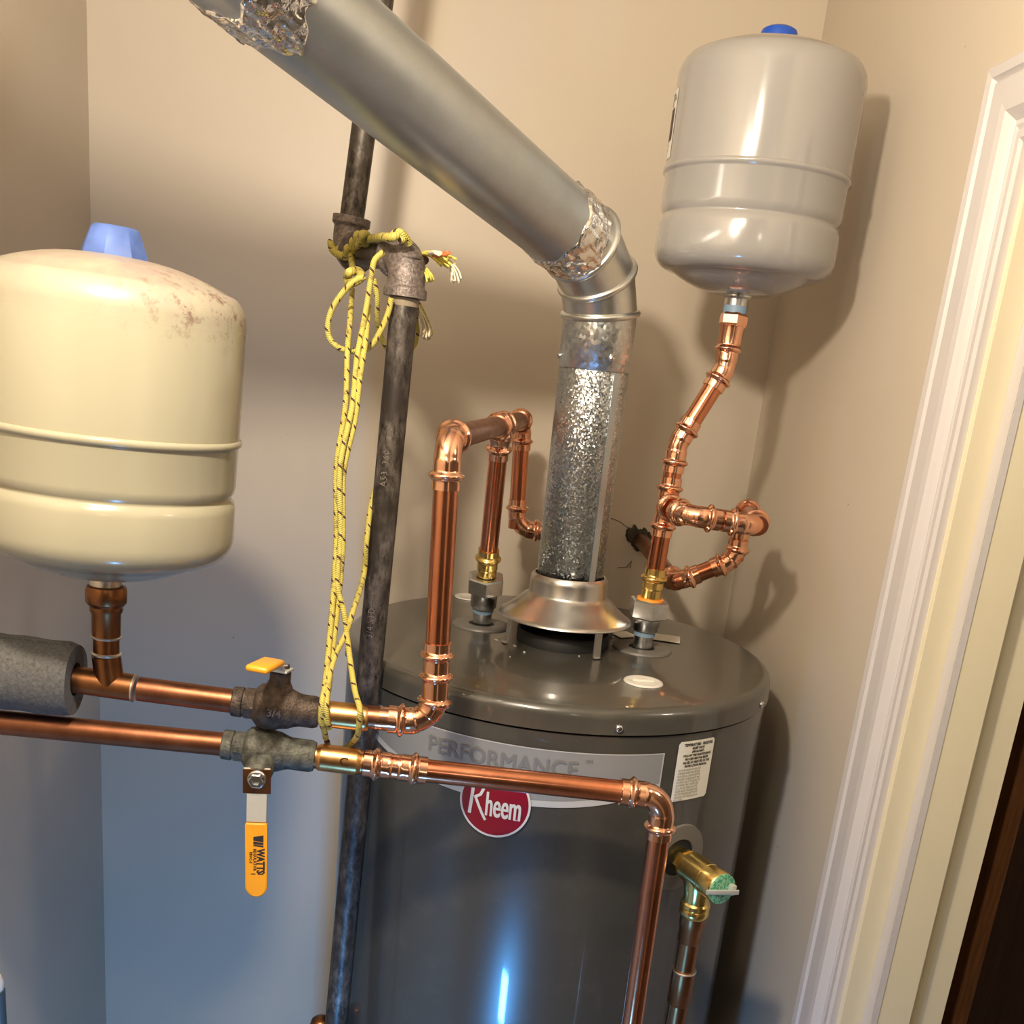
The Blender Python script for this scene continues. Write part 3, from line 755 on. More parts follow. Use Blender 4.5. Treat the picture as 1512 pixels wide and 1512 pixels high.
# side label of the grey tank, wrapped
hh = (RT - RB).length
def twrap(deg0, z0, off=.0006): 
    return lambda u, v: V(((TR + off) * math.sin(rad(deg0) + u / TR), -(TR + off) * math.cos(rad(deg0) + u / TR), z0 + v))
def tpatch(bm, u0, u1, v0, v1, wr, n=14):
    pv = None
    for k in range(n + 1):
        u = u0 + (u1 - u0) * k / n; q = (bm.verts.new(wr(u, v0)), bm.verts.new(wr(u, v1)))
        if pv: f_ = bm.faces.new((pv[0], q[0], q[1], pv[1])); f_.smooth = True
        pv = q
LD = -86.0
bm = NB(); tpatch(bm, -.030, .0, .132, .200, twrap(LD, 0, .0004)); part_r('side_label', bm, M['paper'], None)
bm = NB(); tpatch(bm, -.027, -.004, .150, .182, twrap(LD, 0, .0007)); part_r('label_panel', bm, M['wood_dark'], None)
bm = NB()
for i, s in enumerate(('THERMAL', 'EXPANSION', 'TANK')): text_bm(s, .0052, (0, 0, 0), (1, 0, 0), (0, 0, 1), 'LEFT', .85, twrap(LD - math.degrees(.026 / TR), .1935 - i * .0045, .0008), .0001, 1, bm)
part_r('label_lettering', bm, M['ink'], None); bm = NB()
for i, s in enumerate(('MODEL', 'SERIAL', 'PSI')): text_bm(s, .0040, (0, 0, 0), (1, 0, 0), (0, 0, 1), 'LEFT', 1, twrap(LD - math.degrees(.026 / TR), .1445 - i * .0040, .0008), 0, 1, bm)
part_r('label_lettering', bm, M['ink'], None)

# ------------------------------------------------------------------ cold water line with riser, bridge and drop
cw = thing('cold_water_line', 'upper copper line running right past the cream tank then rising and bridging back', 'water pipe', YP(400, 1043, .9))
Yp = .9
a0 = YP(-60, 980, Yp); a0 = V((XL + .001, Yp, a0.z)); t1 = YP(162, 1008, Yp); v0, v1 = YP(350, 1036, Yp), YP(468, 1052, Yp)
c1 = YP(640, 1068, Yp); c2 = YP(662, 648, Yp)
dx = (v0 - t1).normalized()
# left: brown tee with the tank stub
pipe('pipe', a0, t1, cw, M['copper_brown'])
bm = NB(); sweep(bm, resample([YP(108, 1003, Yp), YP(200, 1016, Yp)], .002), .0124, 28); b0, b1 = t1, YP(157, 968, Yp)
sweep(bm, resample([t1, b1], .001), lambda s, L: .0124, 28); obj('tee', bm, M['copper_brown'], cw, 50)
for p_, q_ in ((YP(198, 1016, Yp), dx), (YP(157, 965, Yp), LT - LB), (YP(157, 940, Yp), LT - LB)):
    bm = NB(); lathe(bm, [(.0115, -.0014), (.0128, -.0008), (.0130, .0004), (.0116, .0016)], p_, q_, 28); obj('solder_joint', bm, M['solder'], cw, 40)
pipe('pipe', b1, YP(157, 905, Yp), cw, M['copper_brown'])
ad = (LB - YP(157, 905, Yp)).normalized(); q0 = YP(157, 938, Yp)
bm = NB(); Ls = (LB - q0).length - .012
lathe(bm, [(.0122, 0), (.0124, .020), (.0140, .0225), (.0140, .0265), (.0160, .029)], q0, ad, 32); lathe(bm, [(.0160, .029), (.0175, .031), (.0178, .040), (.0165, .0445), (.0140, .0455), (.0140, Ls)], q0, ad, 12, True)
obj('brass_adapter', bm, M['copper_brown'], cw, 35)
pipe('pipe', YP(205, 1017, Yp), v0, cw, M['copper_dark'])
# right of the valve
pipe('pipe', v1 + dx * -.004, YP(560, 1060, Yp), cw, M['copper_dark'])
bm = NB(); e0, e1 = YP(474, 1053, Yp), YP(545, 1061, Yp)
sweep(bm, resample([e0, e1], .002), lambda s, L: .0125 if .002 < s < L - .002 else .0112, 28); obj('adapter_sleeve', bm, M['brass_dull'], cw, 50)
pipe('pipe', YP(555, 1060, Yp), YP(600, 1064, Yp), cw, M['copper_fit'])
hd_ = (YP(560, 1060, Yp) - c1).normalized(); vd = (c2 - c1).normalized()
elbow(YP(560, 1060, Yp), c1, c2, cw, M['copper_fit'], la=.042, lb=.034, fil=.024)
pipe('pipe', c1 + vd * .03, c2 - vd * .03, cw, M['copper'])
coupling(c1 + vd * .034, c1 + vd * .078, cw, M['copper_fit'])
# bridge
c3 = YP(772, 620, 1.42); bd = (c3 - c2).normalized()
tc = min((c2 + bd * (k * .001) for k in range(100, 540)), key=lambda q: abs(PX + F * (q - CAM).dot(R_) / (q - CAM).dot(fw) - 740))
elbow(c1, c2, tc, cw, M['copper_fit'], la=.043, lb=.036, fil=.020)
pipe('pipe', c2 + bd * .03, tc, cw, M['copper_dark']); 
cnb = V((CN.x, CN.y, HZ)); rv = (cnb - tc).normalized()
tee(tc, bd, rv, cw, M['copper_fit'], lr=.034, lb=.040)
pipe('pipe', tc, c3 - bd * .02, cw, M['copper_dark'])
c4p = YP(762, 780, c3.y); c4 = V((c4p.x, c3.y, c4p.z)); w0 = V((c4.x + .085, c4.y + .004, c4.z - .003)); w1 = V((w0.x, YB - .001, w0.z))
elbow(tc, c3, c4, cw, M['copper_fit'], la=.036, lb=.040)
pipe('pipe', c3, c4, cw, M['copper']); elbow(c3, c4, w0, cw, M['copper_fit'], la=.040, lb=.040, fil=.022)
pipe('pipe', c4 + (w0 - c4) * .3, w0, cw, M['copper']); elbow(c4, w0, w1, cw, M['copper_fit'], la=.03, lb=.036, fil=.022); pipe('pipe', w0 + V((0, .03, 0)), w1, cw, M['copper'])
# riser from the heater
def nipple_stack(base, topdir, parent, copper_top, zs, washer=True):
    """steel nipple, union, nut, brass adapter, copper above; zs are heights along the axis"""
    a = topdir.normalized()
    bm = NB(); lathe(bm, [(.0122, -.012), (.0122, zs[0])], base, a, 32); obj('steel_nipple', bm, M['zinc'], parent, 40)
    bm = NB(); lathe(bm, [(.0136, zs[0] - .003), (.0136, zs[0] + .0055)], base, a, 32); obj('thread_tape', bm, M['blue_tape'], parent, 40)
    bm = NB(); lathe(bm, [(.0150, zs[0] + .003), (.0165, zs[0] + .005), (.0168, zs[1] - .001), (.015, zs[1])], base, a, 32); obj('union_body', bm, M['zinc'], parent, 40)
    hexnut(base + a * ((zs[1] + zs[2]) / 2), a, .0245, zs[2] - zs[1], parent, M['zinc'])
    if washer: bm = NB(); lathe(bm, [(.0165, zs[2] - .001), (.0165, zs[2] + .0014)], base, a, 32); obj('washer', bm, M['orange_ring'], parent, 40)
    P = resample([base + a * (zs[2] + .001), base + a * zs[3]], .0011); bm = NB()
    sweep(bm, P, press_r(RP + .0006, (0, 1)), 28, True, hexmod(RP, zs[3] - zs[2] - .001, (0, 1))); obj('brass_adapter', bm, M['brass'], parent, 50)
    pipe('pipe', base + a * (zs[3] - .01), copper_top, parent, M['copper'])
nipple_stack(cnb, tc - cnb, cw, tc, (.025, .050, .071, .107), False)

# ------------------------------------------------------------------ hot side: riser, tee, loop, stub and tank branch
hw = thing('hot_water_line', 'bright copper hot water riser with a looping branch under the grey tank', 'water pipe', V((HN.x, HN.y, HZ)))
hb = V((HN.x, HN.y, HZ)); h1p = YP(984, 748, HN.y - .004); h1 = V(h1p); hd1 = (h1 - hb).normalized()
nipple_stack(hb, hd1, hw, h1, (.022, .042, .065, .104))
k1 = YP(1001, 655, HN.y); k2 = YP(1070, 545, HN.y + .008); k3 = YP(1085, 470, HN.y + .013)
br = V((.05, -1, .02)).normalized()
tee(h1, k1 - h1, br, hw, M['copper_fit'], lr=.036, lb=.030, l2=.034)
hu = (k1 - h1).normalized(); pipe('pipe', h1, k1, hw, M['copper'])
elbow(h1, k1, k2, hw, M['copper_fit'], la=.034, lb=.030, fil=.03)
pipe('pipe', k1 + (k2 - k1).normalized() * .02, k2, hw, M['copper'])
kf = RB - (RT - RB).normalized() * .014
elbow(k1, k2, kf, hw, M['copper_fit'], la=.026, lb=.034, fil=.03)
ka = (kf - k2).normalized(); L_ = (kf - k2).length
pipe('pipe', k2 + ka * .02, k2 + ka * (L_ - .02), hw, M['copper'])
bm = NB(); lathe(bm, [(.0135, L_ - .040), (.0138, L_ - .022), (.0145, L_ - .020)], k2, ka, 28); obj('adapter_body', bm, M['copper_fit'], hw, 40)
hexnut(k2 + ka * (L_ - .013), ka, .0165, .015, hw, M['copper_fit'], 'hex_nut', .003)
bm = NB(); lathe(bm, [(.0134, L_ - .006), (.0138, L_ + .001), (.0130, L_ + .004)], k2, ka, 28); obj('thread_tape', bm, M['blue_tape'], hw, 40)
# loop
l1 = h1 + br * .075; l2 = YP(1122, 767, l1.y + .004); l2.z = l1.z - .006; dl = (l2 - l1).normalized()
elbow(h1, l1, l2, hw, M['copper_fit'], la=.030, lb=.042, ends=(1, 1), fil=.024)
pipe('pipe', l1 + dl * .03, l2 - dl * .03, hw, M['copper'])
l3 = YP(1100, 752, l2.y + .125); 
elbow(l1, l2, l3, hw, M['copper_fit'], la=.044, lb=.036, fil=.024)
l4 = YP(1078, 826, l3.y); l4 = V((l3.x - .002, l3.y + .002, l4.z))
elbow(l2, l3, l4, hw, M['copper_fit'], la=.036, lb=.036, fil=.024)
pipe('pipe', l2, l3, hw, M['copper'])
l5 = YP(998, 860, l3.y + .02)
pipe('pipe', l3, l4, hw, M['copper'])
elbow(l3, l4, l5, hw, M['copper_fit'], la=.026, lb=.030, fil=.028)
pipe('pipe', l4, l5, hw, M['copper'])
l6 = YP(946, 797, YB - .004)
elbow(l4, l5, l6, hw, M['copper_fit'], la=.032, lb=.036, fil=.024)
pipe('pipe', l5, l6, hw, M['copper_brown'])
# ragged hole in the plaster round the stub
bm = NB(); random.seed(11); n = 40; pv = None
for k in range(n):
    a = k / n * math.tau; 
rI = [bm.verts.new(l6 + V((.011 * math.cos(k / n * math.tau), .0005, .011 * math.sin(k / n * math.tau)))) for k in range(n)]
rO = [bm.verts.new(l6 + V((q_ * math.cos(k / n * math.tau), .0025, q_ * math.sin(k / n * math.tau)))) for k in range(n) for q_ in (random.uniform(.015, .021) + (.006 if 12 < k < 22 else 0),)]
for k in range(n): bm.faces.new((rI[k], rI[(k + 1) % n], rO[(k + 1) % n], rO[k]))
hole = obj('plaster_hole', bm, plain('broken_plaster', (.05, .04, .03), .9, var=.5, vscale=200), bpy.data.objects['wall_back'])
bm = NB()
for pts in ([(902, 765), (915, 770), (925, 778), (938, 782)], [(897, 768), (902, 765)], [(912, 838), (925, 838), (933, 828), (930, 838)]):
    P = [YP(px, py, YB - .0004) for px, py in pts]; sweep(bm, P, .0005, 5)
obj('plaster_crack', bm, M['wood_dark'], bpy.data.objects['wall_back'])

# ------------------------------------------------------------------ lower line
lw = thing('lower_water_line', 'lower copper line crossing in front of the heater then turning down', 'water pipe', YP(400, 1105, Yp))
b0 = YP(0, 1062, Yp); b0 = V((XL + .001, Yp, b0.z + .001)); vl0, vl1 = YP(332, 1099, Yp), YP(462, 1117, Yp); bc = YP(981, 1176, Yp); be = YP(934, 1505, Yp); vdn = (be - bc).normalized(); be = bc + vdn * ((bc.z - .02) / -vdn.z)
hdir = (bc - vl1).normalized()
pipe('pipe', b0, vl0 + hdir * .004, lw, M['copper_dark'])
f0, f1 = YP(466, 1117, Yp), YP(535, 1126, Yp)
pipe('pipe', vl1 - hdir * .004, YP(560, 1129, Yp), lw, M['copper_dark'])
bm = NB(); sweep(bm, resample([f0, f1], .002), lambda s, L: .0128 if .002 < s < L - .002 else .0112, 28); obj('adapter_sleeve', bm, M['brass_dull'], lw, 50)
cm = YP(507, 1131, Yp - .0135); print_obj('flux_mark', text_bm('C', .012, cm - hdir * .004, hdir, (0, 0, 1), 'LEFT', 1, None, .0002, 3), M['copper_brown'], lw)
coupling(YP(537, 1126, Yp), YP(630, 1138, Yp), lw, M['copper_fit'])
pipe('pipe', YP(620, 1137, Yp), bc - hdir * .03, lw, M['copper'])
elbow(vl1, bc, be, lw, M['copper_fit'], la=.044, lb=.044, fil=.022)
pipe('pipe', bc + vdn * .035, be, lw, M['copper'])

# ------------------------------------------------------------------ ball valves
def valve_body(bm, a, b_, r=.0165):
    ax = (b_ - a).normalized(); L = (b_ - a).length
    lathe(bm, [(.0128, 0), (.0138, .001), (.0140, .009), (.0128, .010), (.0128, .012)], a, ax, 28)
    lathe(bm, [(.0150, .012), (.0150, .022)], a, ax, 8, False)
    lathe(bm, [(.0150, .020), (.0195, .024), (.0215, .030), (.0215, .040), (.0195, .045), (.0185, .052), (.0160, .058), (.0150, .062), (.0150, L - .004), (.0135, L)], a, ax, 32)
    return ax, L
# upper valve: stem up, lever towards the viewer
uv_ = thing('ball_valve', 'tarnished brown ball valve with lever over the top, on the upper copper line', 'valve', (v0 + v1) / 2, 'ball valves on the copper lines')
bm = NB(); ax, L = valve_body(bm, v0 - dx * .004, v1 + dx * .002); uvd = (U_ - fw * .0); upv = V((0, 0, 1)); upv = (upv - ax * upv.dot(ax)).normalized()
sb = v0 + ax * .036
lathe(bm, [(.0150, .010), (.0120, .020), (.0095, .026), (.0095, .034), (.0075, .035), (.0075, .041)], sb, upv, 24); obj('valve_body', bm, M['bronze'], uv_, 35)
bm = NB(); text_bm('3/4', .010, sb - V((0, .0222, .002)), ax, upv, 'CENTER', 1, None, .0002, 2, bm); print_obj('cast_mark', bm, M['iron_fitting'], uv_)
st = sb + upv * .036
tip = DP(383, 990, .855); ld = (tip - st); ld = (ld - upv * ld.dot(upv) * .55).normalized(); side = ld.cross(upv).normalized(); lu = side.cross(ld).normalized()
bm = NB(); box(bm, st + ld * .004 + lu * .001, (.012, .0095, .0012), (ld, side, lu), .0008); box(bm, st + ld * .022 + lu * .006, (.012, .0080, .0012), ((ld + lu * .45).normalized(), side, (lu - ld * .45).normalized()), .0008)
lev = obj('lever', bm, M['lever'], uv_)
bm = NB(); box(bm, st + ld * .054 + lu * .012, (.026, .0098, .0030), (ld, side, lu), .0028, 3); obj('lever_grip', bm, M['orange'], lev, 40)
hexnut(st + upv * .0035, upv, .0070, .005, uv_, M['zinc'], 'stem_nut', .0006)
# lower valve: stem to the viewer, lever hanging down
lv = thing('ball_valve', 'greenish crusted ball valve with lettered orange lever hanging down, on the lower copper line', 'valve', (vl0 + vl1) / 2, 'ball valves on the copper lines')
ax_ = (vl1 - vl0).normalized(); fr = V((0, -1, -.12)); fr = (fr - ax_ * fr.dot(ax_)).normalized(); dn_ = -(fr.cross(ax_).normalized()); dn_ = dn_ if dn_.z < 0 else -dn_
bm = NB(); ax, L = valve_body(bm, vl0 - hdir * .002, vl1 + hdir * .002); sb = vl0 + ax * .036
sdir = (fr + dn_ * .45).normalized()
lathe(bm, [(.0155, .008), (.0135, .020), (.0120, .028), (.0110, .030), (.0085, .031), (.0085, .036)], sb, sdir, 24)
obj('valve_body', bm, M['bronze_green'], lv, 35)
st = sb + sdir * .033
ld = YP(380, 1290, st.y - .004) - st; ld.normalize(); side = ld.cross(fr).normalized(); lu = side.cross(ld); lu = lu if lu.y < 0 else -lu
bm = NB(); box(bm, st + ld * .002 + lu * .001, (.0125, .0122, .0012), (ld, side, lu), .0010)
box(bm, st + ld * .026 + lu * .003, (.0145, .0090, .0012), ((ld + lu * .12).normalized(), side, (lu - ld * .12).normalized()), .0008)
lev = obj('lever', bm, M['lever'], lv)
bm = NB(); box(bm, st + ld * .002 + lu * .0025, (.0118, .0125, .0006), (ld, side, lu), .0005); obj('rusty_plate', bm, M['copper_brown'], lv)
gs = st + ld * .041 + lu * .005
bm = NB()
HL, HW2, HT = .073, .0098, .0024
prof = []
for k in range(0, 13):
    a = -math.pi / 2 + math.pi * k / 12; prof.append((HL - HW2 + HW2 * math.cos(a), HW2 * math.sin(a)))
prof += [(.001, HW2), (0, HW2 - .001), (0, -HW2 + .001), (.001, -HW2)]
lays = []
for off, sc_ in ((-HT, .86), (-HT * .6, 1.), (HT * .6, 1.), (HT, .86)):
    lays.append([bm.verts.new(gs + ld * (.0365 + (u - .0365) * (1 if sc_ == 1 else .975)) + side * v * sc_ + lu * off) for u, v in prof])
for A_, B_ in zip(lays, lays[1:]):
    for k in range(len(prof)): bm.faces.new((A_[k], A_[(k + 1) % len(prof)], B_[(k + 1) % len(prof)], B_[k]))
bm.faces.new(lays[0]); bm.faces.new(lays[-1]); grip = obj('lever_grip', bm, M['orange'], lev, 30)
# print: reads downward. x along ld, y towards picture-right
sr_ = side if side.dot(R_) > 0 else -side
o0 = gs + lu * (HT + .0003)
bm = NB(); text_bm('WATTS', .0098, o0 + ld * .0245 + sr_ * .0010, ld, sr_, 'LEFT', .74, None, .0004, 2, bm)
text_bm('REGULATOR', .0038, o0 + ld * .0245 - sr_ * .0022, ld, sr_, 'LEFT', 1.0, None, .0001, 1, bm)
text_bm('FBVC-3', .0036, o0 + ld * .0275 - sr_ * .0058, ld, sr_, 'LEFT', 1.0, None, .0001, 1, bm)
def quad(bm, pts): bm.faces.new([bm.verts.new(o0 + ld * u + sr_ * v) for u, v in pts])
quad(bm, [(.0110, .0068), (.0128, -.0022), (.0165, -.0022), (.0172, .0030), (.0178, .0068)]); quad(bm, [(.0184, .0068), (.0172, -.0022), (.0200, -.0022), (.0204, .0068)]); quad(bm, [(.0210, .0068), (.0206, -.0022), (.0216, -.0022), (.0228, .0068)])
quad(bm, [(.0490, .0066), (.0490, .0018), (.0500, .0018), (.0500, .0066)]); quad(bm, [(.0490, -.0005), (.0490, -.0045), (.0500, -.0045), (.0500, -.0005)])
print_obj('grip_lettering', bm, M['ink'], lv)
bm = NB(); lathe(bm, [(.0090, 0), (.0090, .0012), (.0070, .0025)], st + lu * .002, lu, 20); lathe(bm, [(.0072, .0015), (.0072, .0060), (.0062, .0068), (.0038, .0068), (.0036, .004), (0, .004)], st + lu * .002, lu, 6, False); obj('stem_nut', bm, M['zinc'], lv)

# ------------------------------------------------------------------ foam sleeve on the upper line
fe = YP(112, 1003, Yp); fs = V((XL + .002, Yp, 0)); sl = (fe - a0).normalized(); fs = a0 + sl * .002
t = thing('foam_sleeve', 'grey foam insulation sleeve round the upper copper pipe at the left edge', 'pipe insulation', fe)
bm = NB(); x, y, a = frame(sl); seg = 56; rI, rO = [], []
Ls = (fe - fs).length
nL = 24
def fr_r(k, s): 
    t_ = k / seg * math.tau; return .0335 + .0007 * math.sin(3 * t_ + 40 * s) + .0005 * math.sin(31 * s * 6 + t_)
outer = [[bm.verts.new(fs + sl * (Ls * i / nL) + (x * math.cos(k / seg * math.tau) + y * math.sin(k / seg * math.tau)) * (fr_r(k, Ls * i / nL) - (.002 if i == nL else 0))) for k in range(seg)] for i in range(nL + 1)]
inner = [[bm.verts.new(fs + sl * (Ls * i) + (x * math.cos(k / seg * math.tau) + y * math.sin(k / seg * math.tau)) * .0150) for k in range(seg)] for i in (0, 1)]
for A_, B_ in list(zip(outer, outer[1:])) + [(outer[-1], inner[1]), (inner[1], inner[0]), (inner[0], outer[0])]:
    for k in range(seg): f_ = bm.faces.new((A_[k], A_[(k + 1) % seg], B_[(k + 1) % seg], B_[k])); f_.smooth = True
obj('foam_tube', bm, M['foam'], t, 40)
bm = NB(); cs = fs + sl * (Ls * .5) + V((0, -.004, .0330)); box(bm, cs, (Ls * .49, .0012, .0012), (sl, y, x), .0004); obj('slit_lip', bm, M['foam'], t)

# ------------------------------------------------------------------ gas pipe
gp = thing('gas_pipe', 'black iron gas pipe running floor to ceiling with an offset elbow pair', 'gas pipe', V((-.062, 1.085, 0)))
GR = .0135; GY1, GY2 = 1.066, 1.25
gB = YP(590, 388, GY1); gb2 = YP(500, 1474, GY1); gd = (gb2 - gB); 
gtop = YP(598, 436, GY1); gd = (gb2 - gtop).normalized(); gB = gtop - gd * .034; gfl = gB + gd * ((gB.z - .001) / -gd.z)
gA = YP(513, 372, GY2); gu = (YP(556, 12, GY2) - YP(516, 315, GY2)).normalized(); gc = gA + gu * ((ZC - .001 - gA.z) / gu.z)
gl = (gB - gA).normalized()
def iron_elbow(c_, da, db, parent, name='elbow'):
    bm = NB(); P = resample(dens([c_ + da * .036, c_, c_ + db * .036], .022, 10), .0015)
    def rr(s, L):
        d = min(s, L - s); return .0210 if d < .0085 else (.0195 if d < .010 else .0182)
    sweep(bm, P, rr, 32); return obj(name, bm, M['iron_fitting'], parent, 50)
pipe('pipe', gA, gc, gp, M['black_iron'], GR); pipe('pipe', gA, gB, gp, M['black_iron'], GR); pipe('pipe', gB, gfl, gp, M['black_iron'], GR)
iron_elbow(gA, gu, gl, gp); iron_elbow(gB, -gl, gd, gp)
bm = NB(); lathe(bm, [(.0138, 0), (.0146, .001), (.0144, .004), (.0136, .008)], gB + gd * .036, gd, 24); obj('thread_ring', bm, plain('pipe_dope', (.30, .24, .16), .6), gp, 40)

up_g = -gd; rt_g = V((1, 0, 0)); rt_g = (rt_g - gd * rt_g.dot(gd)).normalized(); fg = rt_g.cross(up_g).normalized(); fg = fg if fg.y < 0 else -fg
for txt, off in (('A53  360', .20), ('3/4 STD', .36), ('USA  LR', .50)):
    c_ = gB + gd * off + fg * (GR + .0003); print_obj('pipe_stamp', text_bm(txt, .010, c_, -gd, -rt_g, 'CENTER', 1, None, 0, 1), M['iron_fitting'], gp)

# ------------------------------------------------------------------ relief valve and discharge pipe
tv = thing('relief_valve', 'brass relief valve with green tag end and small metal lever, on the heater side', 'valve', on_cyl(TA, TZ))
n_ = nrm(TA); c0 = on_cyl(TA, TZ, .0)
oc = DP(1047, 1303, (c0 + n_ * .062 - CAM).dot(fw)); vn = (oc - c0).normalized(); vn = (vn * .5 + n_ * .5).normalized()
vn = V((vn.x, vn.y, min(0, vn.z * .3))).normalized()
bm = NB(); lathe(bm, [(.0130, -.006), (.0130, .012), (.0150, .014)], c0, vn, 28); lathe(bm, [(.0150, .008), (.0150, .018)], c0, vn, 6, False)
lathe(bm, [(.0140, .018), (.0170, .020), (.0172, .050), (.0165, .0505), (.0165, .052), (.0172, .0525), (.0172, .070), (.0160, .072), (0, .072)], c0, vn, 36)
bp = c0 + vn * .038; dd = V((0, 0, -1))
lathe(bm, [(.0165, .0), (.0165, .014), (.0140, .024), (.0140, .032), (.0160, .034), (.0163, .038), (.0150, .040), (.0160, .042), (.0160, .047), (.0140, .050)], bp, dd, 32)
obj('valve_body', bm, M['brass'], tv, 35)
bm = NB(); lathe(bm, [(.0168, .0722), (.0166, .0745), (.0150, .0750), (0, .0752)], c0, vn, 36); obj('green_tag', bm, M['tag_green'], tv, 40)
vs = V((vn.y, -vn.x, 0)); vs = vs if vs.x < 0 else -vs
bm = NB(); box(bm, c0 + vn * .079 + vs * .004 + V((0, 0, .0)), (.018, .0028, .0008), ((vs - vn * .35).normalized(), V((0, 0, 1)), (vn + vs * .35).normalized()), .0008); box(bm, c0 + vn * .077 - vs * .010, (.0030, .0055, .0040), (vs, V((0, 0, 1)), vn), .0008)
obj('test_lever', bm, M['lever'], tv, 40)
dp = thing('discharge_pipe', 'brown copper discharge pipe hanging below the brass relief valve', 'water pipe', bp + dd * .05)
bm = NB(); lathe(bm, [(.0140, .046), (.0140, .062), (.0128, .064), (.0128, .080), (.0113, .082)], bp, dd, 28); obj('copper_adapter', bm, M['copper_brown'], dp, 40)
pipe('pipe', bp + dd * .06, bp + dd * (bp.z - .08), dp, M['copper_brown'])
bm = NB(); lathe(bm, [(.0113, .118), (.0130, .119), (.0130, .158), (.0115, .160)], bp, dd, 28); obj('coupling', bm, M['copper_brown'], dp, 40)
bm = NB(); lathe(bm, [(.0128, .1165), (.0134, .1175), (.0128, .119)], bp, dd, 28); obj('solder_joint', bm, M['solder'], dp, 40)

# ------------------------------------------------------------------ rope
rp = thing('yellow_rope', 'yellow rope with dark flecks tied to the gas pipe elbows and hanging in loops', 'rope', YP(525, 400, 1.10))
RR = .0031
def strand(pts, name='strand', r=RR * .9, mat='rope'):
    P = catmull([YP(x, y, d - (.072 if d > 1.15 and y < 400 else .03 if d > 1.11 and y < 425 else 0)) for x, y, d in pts], 10); bm = NB(); sweep(bm, P, r, 10); return obj(name, bm, M[mat], rp)
# long hanging strands
strand([(520, 428, 1.145), (517, 470, 1.04), (513, 520, 1.02), (510, 600, 1.0), (497, 690, .98), (497, 790, .97), (492, 880, .95), (486, 950, .93), (480, 1010, .90), (476, 1035, .883), (474, 1062, .8835), (479, 1080, .892), (481, 1090, .905)])
strand([(566, 372, 1.035), (553, 385, 1.03), (548, 410, 1.03), (540, 460, 1.03), (527, 530, 1.01), (520, 600, .99), (502, 690, .97), (503, 790, .965), (498, 860, .955), (507, 900, .95), (512, 935, .945), (517, 975, .93), (524, 1020, .905), (531, 1045, .884), (531, 1060, .882), (528, 1085, .893), (516, 1100, .92), (500, 1108, .93), (487, 1108, .92), (483, 1095, .905)])
strand([(544, 452, 1.045), (540, 500, 1.02), (531, 560, 1.0), (524, 620, .99), (507, 700, .975), (506, 800, .965), (500, 880, .955), (491, 960, .93), (486, 1010, .905), (482, 1036, .884), (482, 1062, .883), (486, 1075, .890)])
strand([(572, 660, 1.12), (562, 700, 1.10), (549, 740, 1.07), (541, 800, 1.04), (537, 850, 1.04), (522, 900, .96), (511, 935, .945), (496, 965, .93), (486, 1000, .905), (482, 1036, .884)])
# front loop on the left, passing in front
strand([(540, 408, 1.03), (525, 414, 1.03), (508, 430, 1.03), (491, 455, 1.03), (484, 480, 1.03), (487, 500, 1.03), (500, 513, 1.03), (520, 518, 1.03), (545, 513, 1.04), (562, 488, 1.045), (573, 462, 1.048), (578, 440, 1.048)])
strand([(552, 412, 1.10), (557, 440, 1.10), (557, 470, 1.11), (562, 495, 1.12), (572, 515, 1.13), (590, 520, 1.15), (610, 512, 1.15), (616, 490, 1.14), (614, 470, 1.13), (618, 455, 1.12)])
# wrap round the elbows
strand([(505, 362, 1.288), (496, 368, 1.285), (488, 362, 1.285), (487, 356, 1.29)])
strand([(488, 358, 1.288), (492, 370, 1.285), (505, 378, 1.28), (517, 378, 1.27), (524, 366, 1.25), (536, 356, 1.22)], r=.0040)
strand([(520, 364, 1.27), (527, 356, 1.255), (540, 354, 1.22), (552, 352, 1.15), (566, 350, 1.06), (580, 350, 1.04), (590, 345, 1.042), (598, 350, 1.045), (604, 360, 1.052)], r=.0040)
strand([(577, 352, 1.042), (584, 344, 1.04), (592, 344, 1.04), (596, 352, 1.042), (590, 354, 1.04)], r=.0036)
strand([(513, 410, 1.14), (516, 402, 1.12), (528, 400, 1.10), (534, 408, 1.08), (524, 416, 1.07), (515, 418, 1.10), (513, 410, 1.14)], r=.0042)
strand([(519, 378, 1.26), (520, 390, 1.24), (522, 402, 1.15)], r=.0036)
# knot lumps
for px, py, d, r in ((530, 353, 1.24, .0068), (516, 372, 1.268, .0068), (524, 362, 1.25, .0072), (538, 352, 1.21, .0062)):
    bm = NB(); c_ = YP(px, py, d); strand([(px - 6, py + 4, d), (px - 2, py - 6, d - .006), (px + 5, py - 3, d), (px + 3, py + 7, d + .004), (px - 5, py + 4, d)], 'knot', .0042); bm.free()
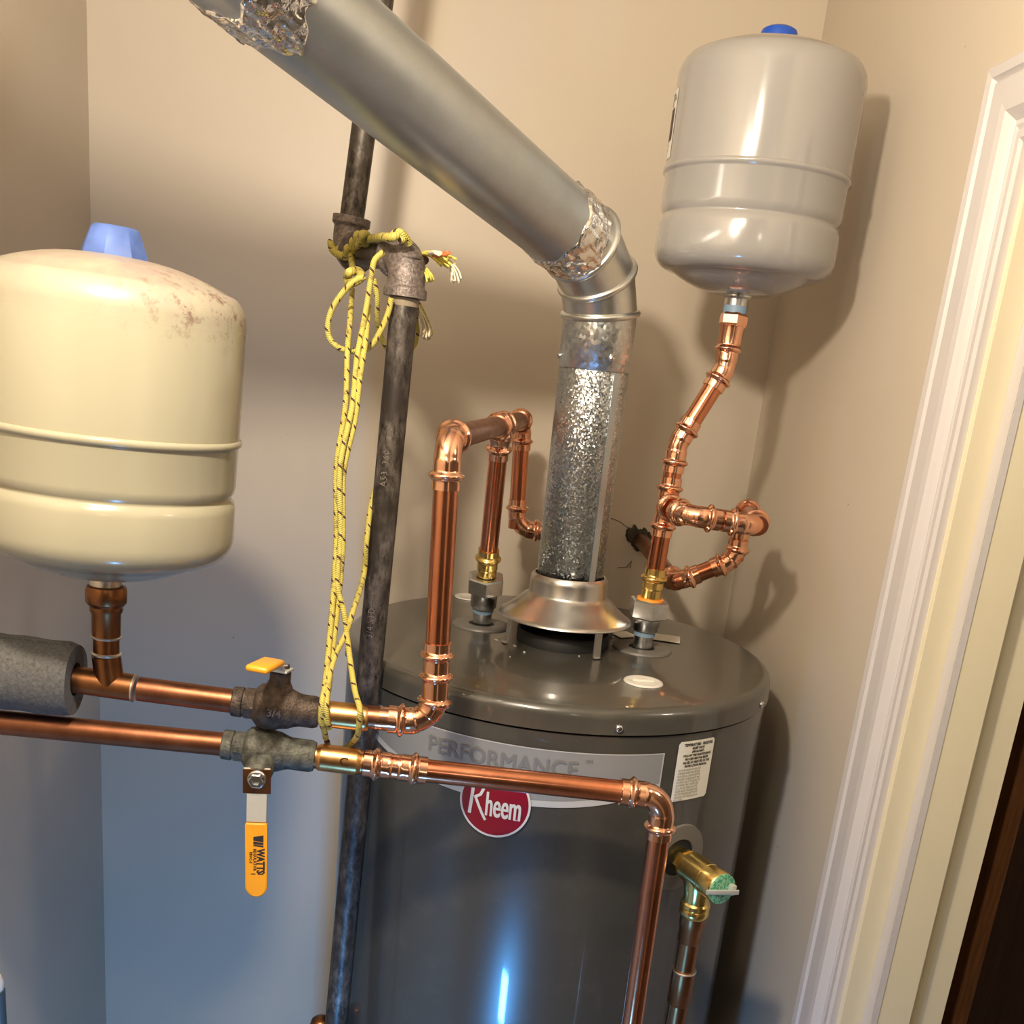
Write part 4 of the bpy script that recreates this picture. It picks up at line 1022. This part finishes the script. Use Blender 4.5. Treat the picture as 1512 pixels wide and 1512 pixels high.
# frayed ends
random.seed(21)
def fray(pts, n, mat, r, spread, name='frayed_end'):
    bm = NB()
    for i in range(n):
        a_, b_, c_, d_ = random.uniform(-1, 1), random.uniform(-1, 1), random.uniform(-.02, .02), random.uniform(.7, 1.05)
        P = []
        for k, (x, y, d) in enumerate(pts):
            u = k / (len(pts) - 1); P.append(YP(pts[0][0] + (x - pts[0][0]) * (d_ if k else 1) + a_ * spread * u, y + b_ * spread * u * .9, d + c_ * u))
        sweep(bm, catmull(P, 4), r, 5)
    return obj(name, bm, M[mat], rp)
fray([(618, 378, 1.09), (634, 374, 1.07), (650, 378, 1.06), (668, 388, 1.05)], 26, 'fray_yellow', .0011, 9)
fray([(655, 380, 1.06), (666, 388, 1.05), (674, 400, 1.05), (677, 412, 1.05)], 22, 'fray', .0009, 7)
fray([(618, 375, 1.09), (624, 392, 1.08), (634, 402, 1.07), (638, 412, 1.07)], 14, 'fray_yellow', .0011, 5)
fray([(637, 378, 1.06), (648, 377, 1.05), (662, 374, 1.045)], 8, 'fray_red', .0014, 2.5, 'melted_end')
fray([(634, 374, 1.06), (642, 372, 1.05), (650, 373, 1.045)], 6, 'cap_plastic' if False else 'fray', .0020, 2.5)
strand([(604, 384, 1.10), (612, 376, 1.09), (622, 378, 1.085), (627, 386, 1.08)], r=.0048)
fray([(616, 445, 1.13), (624, 465, 1.12), (632, 485, 1.12), (630, 497, 1.12)], 18, 'fray', .0009, 7)
strand([(614, 440, 1.13), (622, 455, 1.125), (632, 478, 1.12), (636, 492, 1.12), (630, 498, 1.12)], r=.0022)

# ------------------------------------------------------------------ small things at the bottom edge
ep = YP(474, 1502, 1.115)
t = thing('capped_pipe', 'small dark copper cap peeping up beside the gas pipe at the bottom edge', 'pipe fitting', (ep.x, ep.y, 0))
pipe('pipe', (ep.x, ep.y, .002), (ep.x, ep.y, ep.z - .02), t, M['copper_brown'])
bm = NB(); lathe(bm, [(.0112, -.030), (.0128, -.029), (.0130, -.010), (.0115, -.004), (.0075, -.0008), (0, 0)], (ep.x, ep.y, ep.z), seg=28); obj('end_cap', bm, M['copper_brown'], t, 50)
cp = YP(0, 1448, 1.0)
t = thing('capped_conduit', 'thin blue grey conduit with a pale cap at the lower left edge', 'conduit', (cp.x - .004, cp.y, 0))
bm = NB(); sweep(bm, [V((cp.x - .004, cp.y, .002)), V((cp.x - .004, cp.y, cp.z - .012))], .0085, 24); obj('tube', bm, plain('blue_grey_conduit', (.05, .08, .10), .4), t, 50)
bm = NB(); lathe(bm, [(.0060, -.014), (.0075, -.010), (.0075, .0), (.0050, .006), (0, .008)], (cp.x - .004, cp.y, cp.z), (0, 0, 1), 24); obj('pale_cap', bm, M['cap_plastic'], t, 40)
